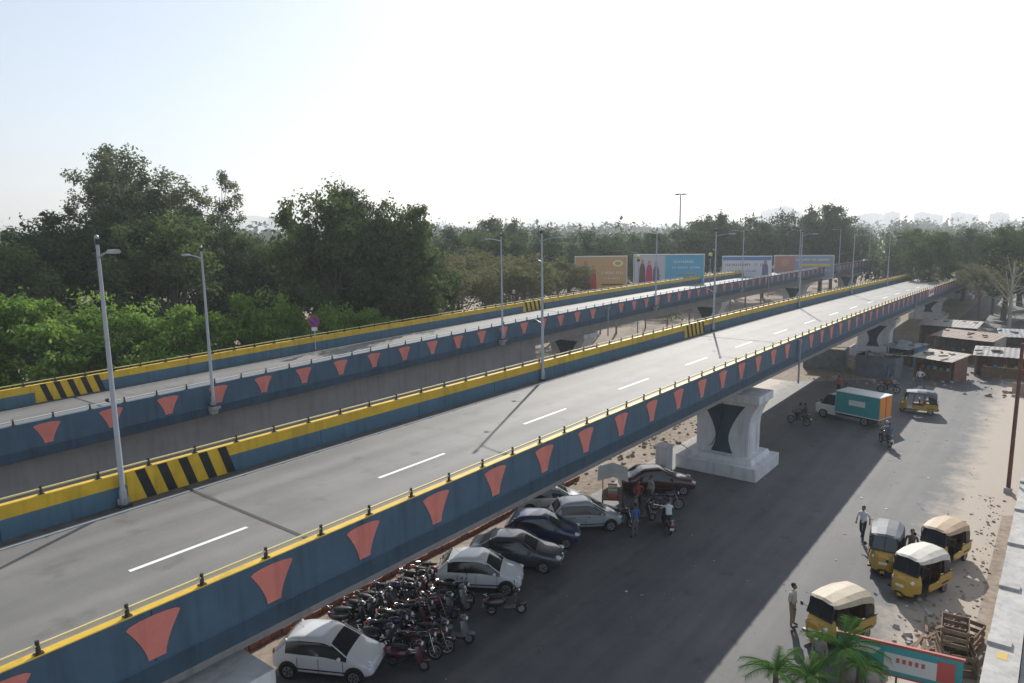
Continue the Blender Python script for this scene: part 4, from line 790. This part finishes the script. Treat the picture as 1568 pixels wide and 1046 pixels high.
for k in range(5): mb.box((.0+.18*k,-.056,.9),(.1,.01,.16),mat('print_red',(.5,.1,.08)));
for x in(-1.6,0,1.6): mb.tube([(x,.1,0),(x,.1,1.4)],.035,dark,6)
mb.obj('shop_hoarding',(24.5,3.3,0),R(-80))
wood=mat('scrap_wood',(.2,.13,.085),.9,ns=4,na=.35)
def crate(s,w,z,a,k=1.):
    mb=MB()
    for y in(-.4,.4):
        for zz in(.08,.32,.56): mb.box((0,y,zz),(1.2,.03,.14),wood)
    for x in(-.58,.58):
        for zz in(.08,.32,.56): mb.box((x,0,zz),(.03,.76,.14),wood)
    for x in(-.54,.54):
        for y in(-.36,.36): mb.box((x,y,.33),(.06,.06,.66),wood)
    for x in(-.4,0,.4): mb.box((x,0,.02),(.2,.74,.03),wood)
    mb.obj('wooden_crate',(s,w,z),a,scale=k)
crate(26.9,1.9,0,.3,1.2);crate(28.5,1.8,0,-.2,1.1);crate(27.1,2.,.8,.1)
mb=MB();q=random.Random(9)
for i in range(30): mb.box((28.2+q.uniform(-1.8,1.6),2.6+q.uniform(-.6,.5),.03+.02*i*.5),(q.uniform(.8,2.4),.1,.025),wood,rot=q.uniform(-.5,.6))
mb.obj('plank_pile')
plm=leafm('palm_leaf',(.04,.09,.025),(.1,.2,.05),.3)
def palm(s,w,h,seed,sc=1.):
    q=random.Random(seed);mb=MB();mb.tube([(0,0,0),(.03,0,h*.5),(0,.02,h)],[.13,.1,.08],bark,8)
    for i in range(16):
        a=i*2.4+q.uniform(-.2,.2);el=q.uniform(.3,1.25);L=q.uniform(1.1,1.6)*sc;pts=[]
        for k in range(9):
            t=k/8;rr=L*t*math.cos(el*(1-.4*t));zz=L*t*math.sin(el)-.75*L*t*t*(1.2-el*.5);pts.append(Vector((rr*math.cos(a),rr*math.sin(a),h+zz)))
        mb.tube(pts,[.014]*8+[.005],plm,4,caps=False);sdv=Vector((-math.sin(a),math.cos(a),0))
        for k in range(1,9):
            for u in(0,.33,.66):
                p=pts[k-1].lerp(pts[k],u);dr=(pts[k]-pts[k-1]).normalized();l=L*.3*(1-.6*abs(k/8-.4))
                for sg in(-1,1):
                    e=p+(sdv*sg*.75+dr*.7+V3(0,0,-.25+q.uniform(-.1,.1)))*l;mb.add([p-dr*.02,p+dr*.02,e],[(0,1,2)],plm)
    mb.obj('palm_plant',(s,w,0),0)
palm(22.9,4.6,1.6,1);palm(21.3,6.2,1.0,2,.9);palm(22.0,5.4,.8,5,.8);palm(23.4,4.2,.9,7,.7)
mb=MB();fm=mat('fence_pale',(.4,.38,.35),.8)
for i in range(26): mb.box((i*1.2,0,1.),(.12,.12,2.),fm)
for z in(.5,1.1,1.7): mb.box((15,0.1,z),(30.5,.05,.1),fm)
mb.obj('fence',(14,55,0),R(3))
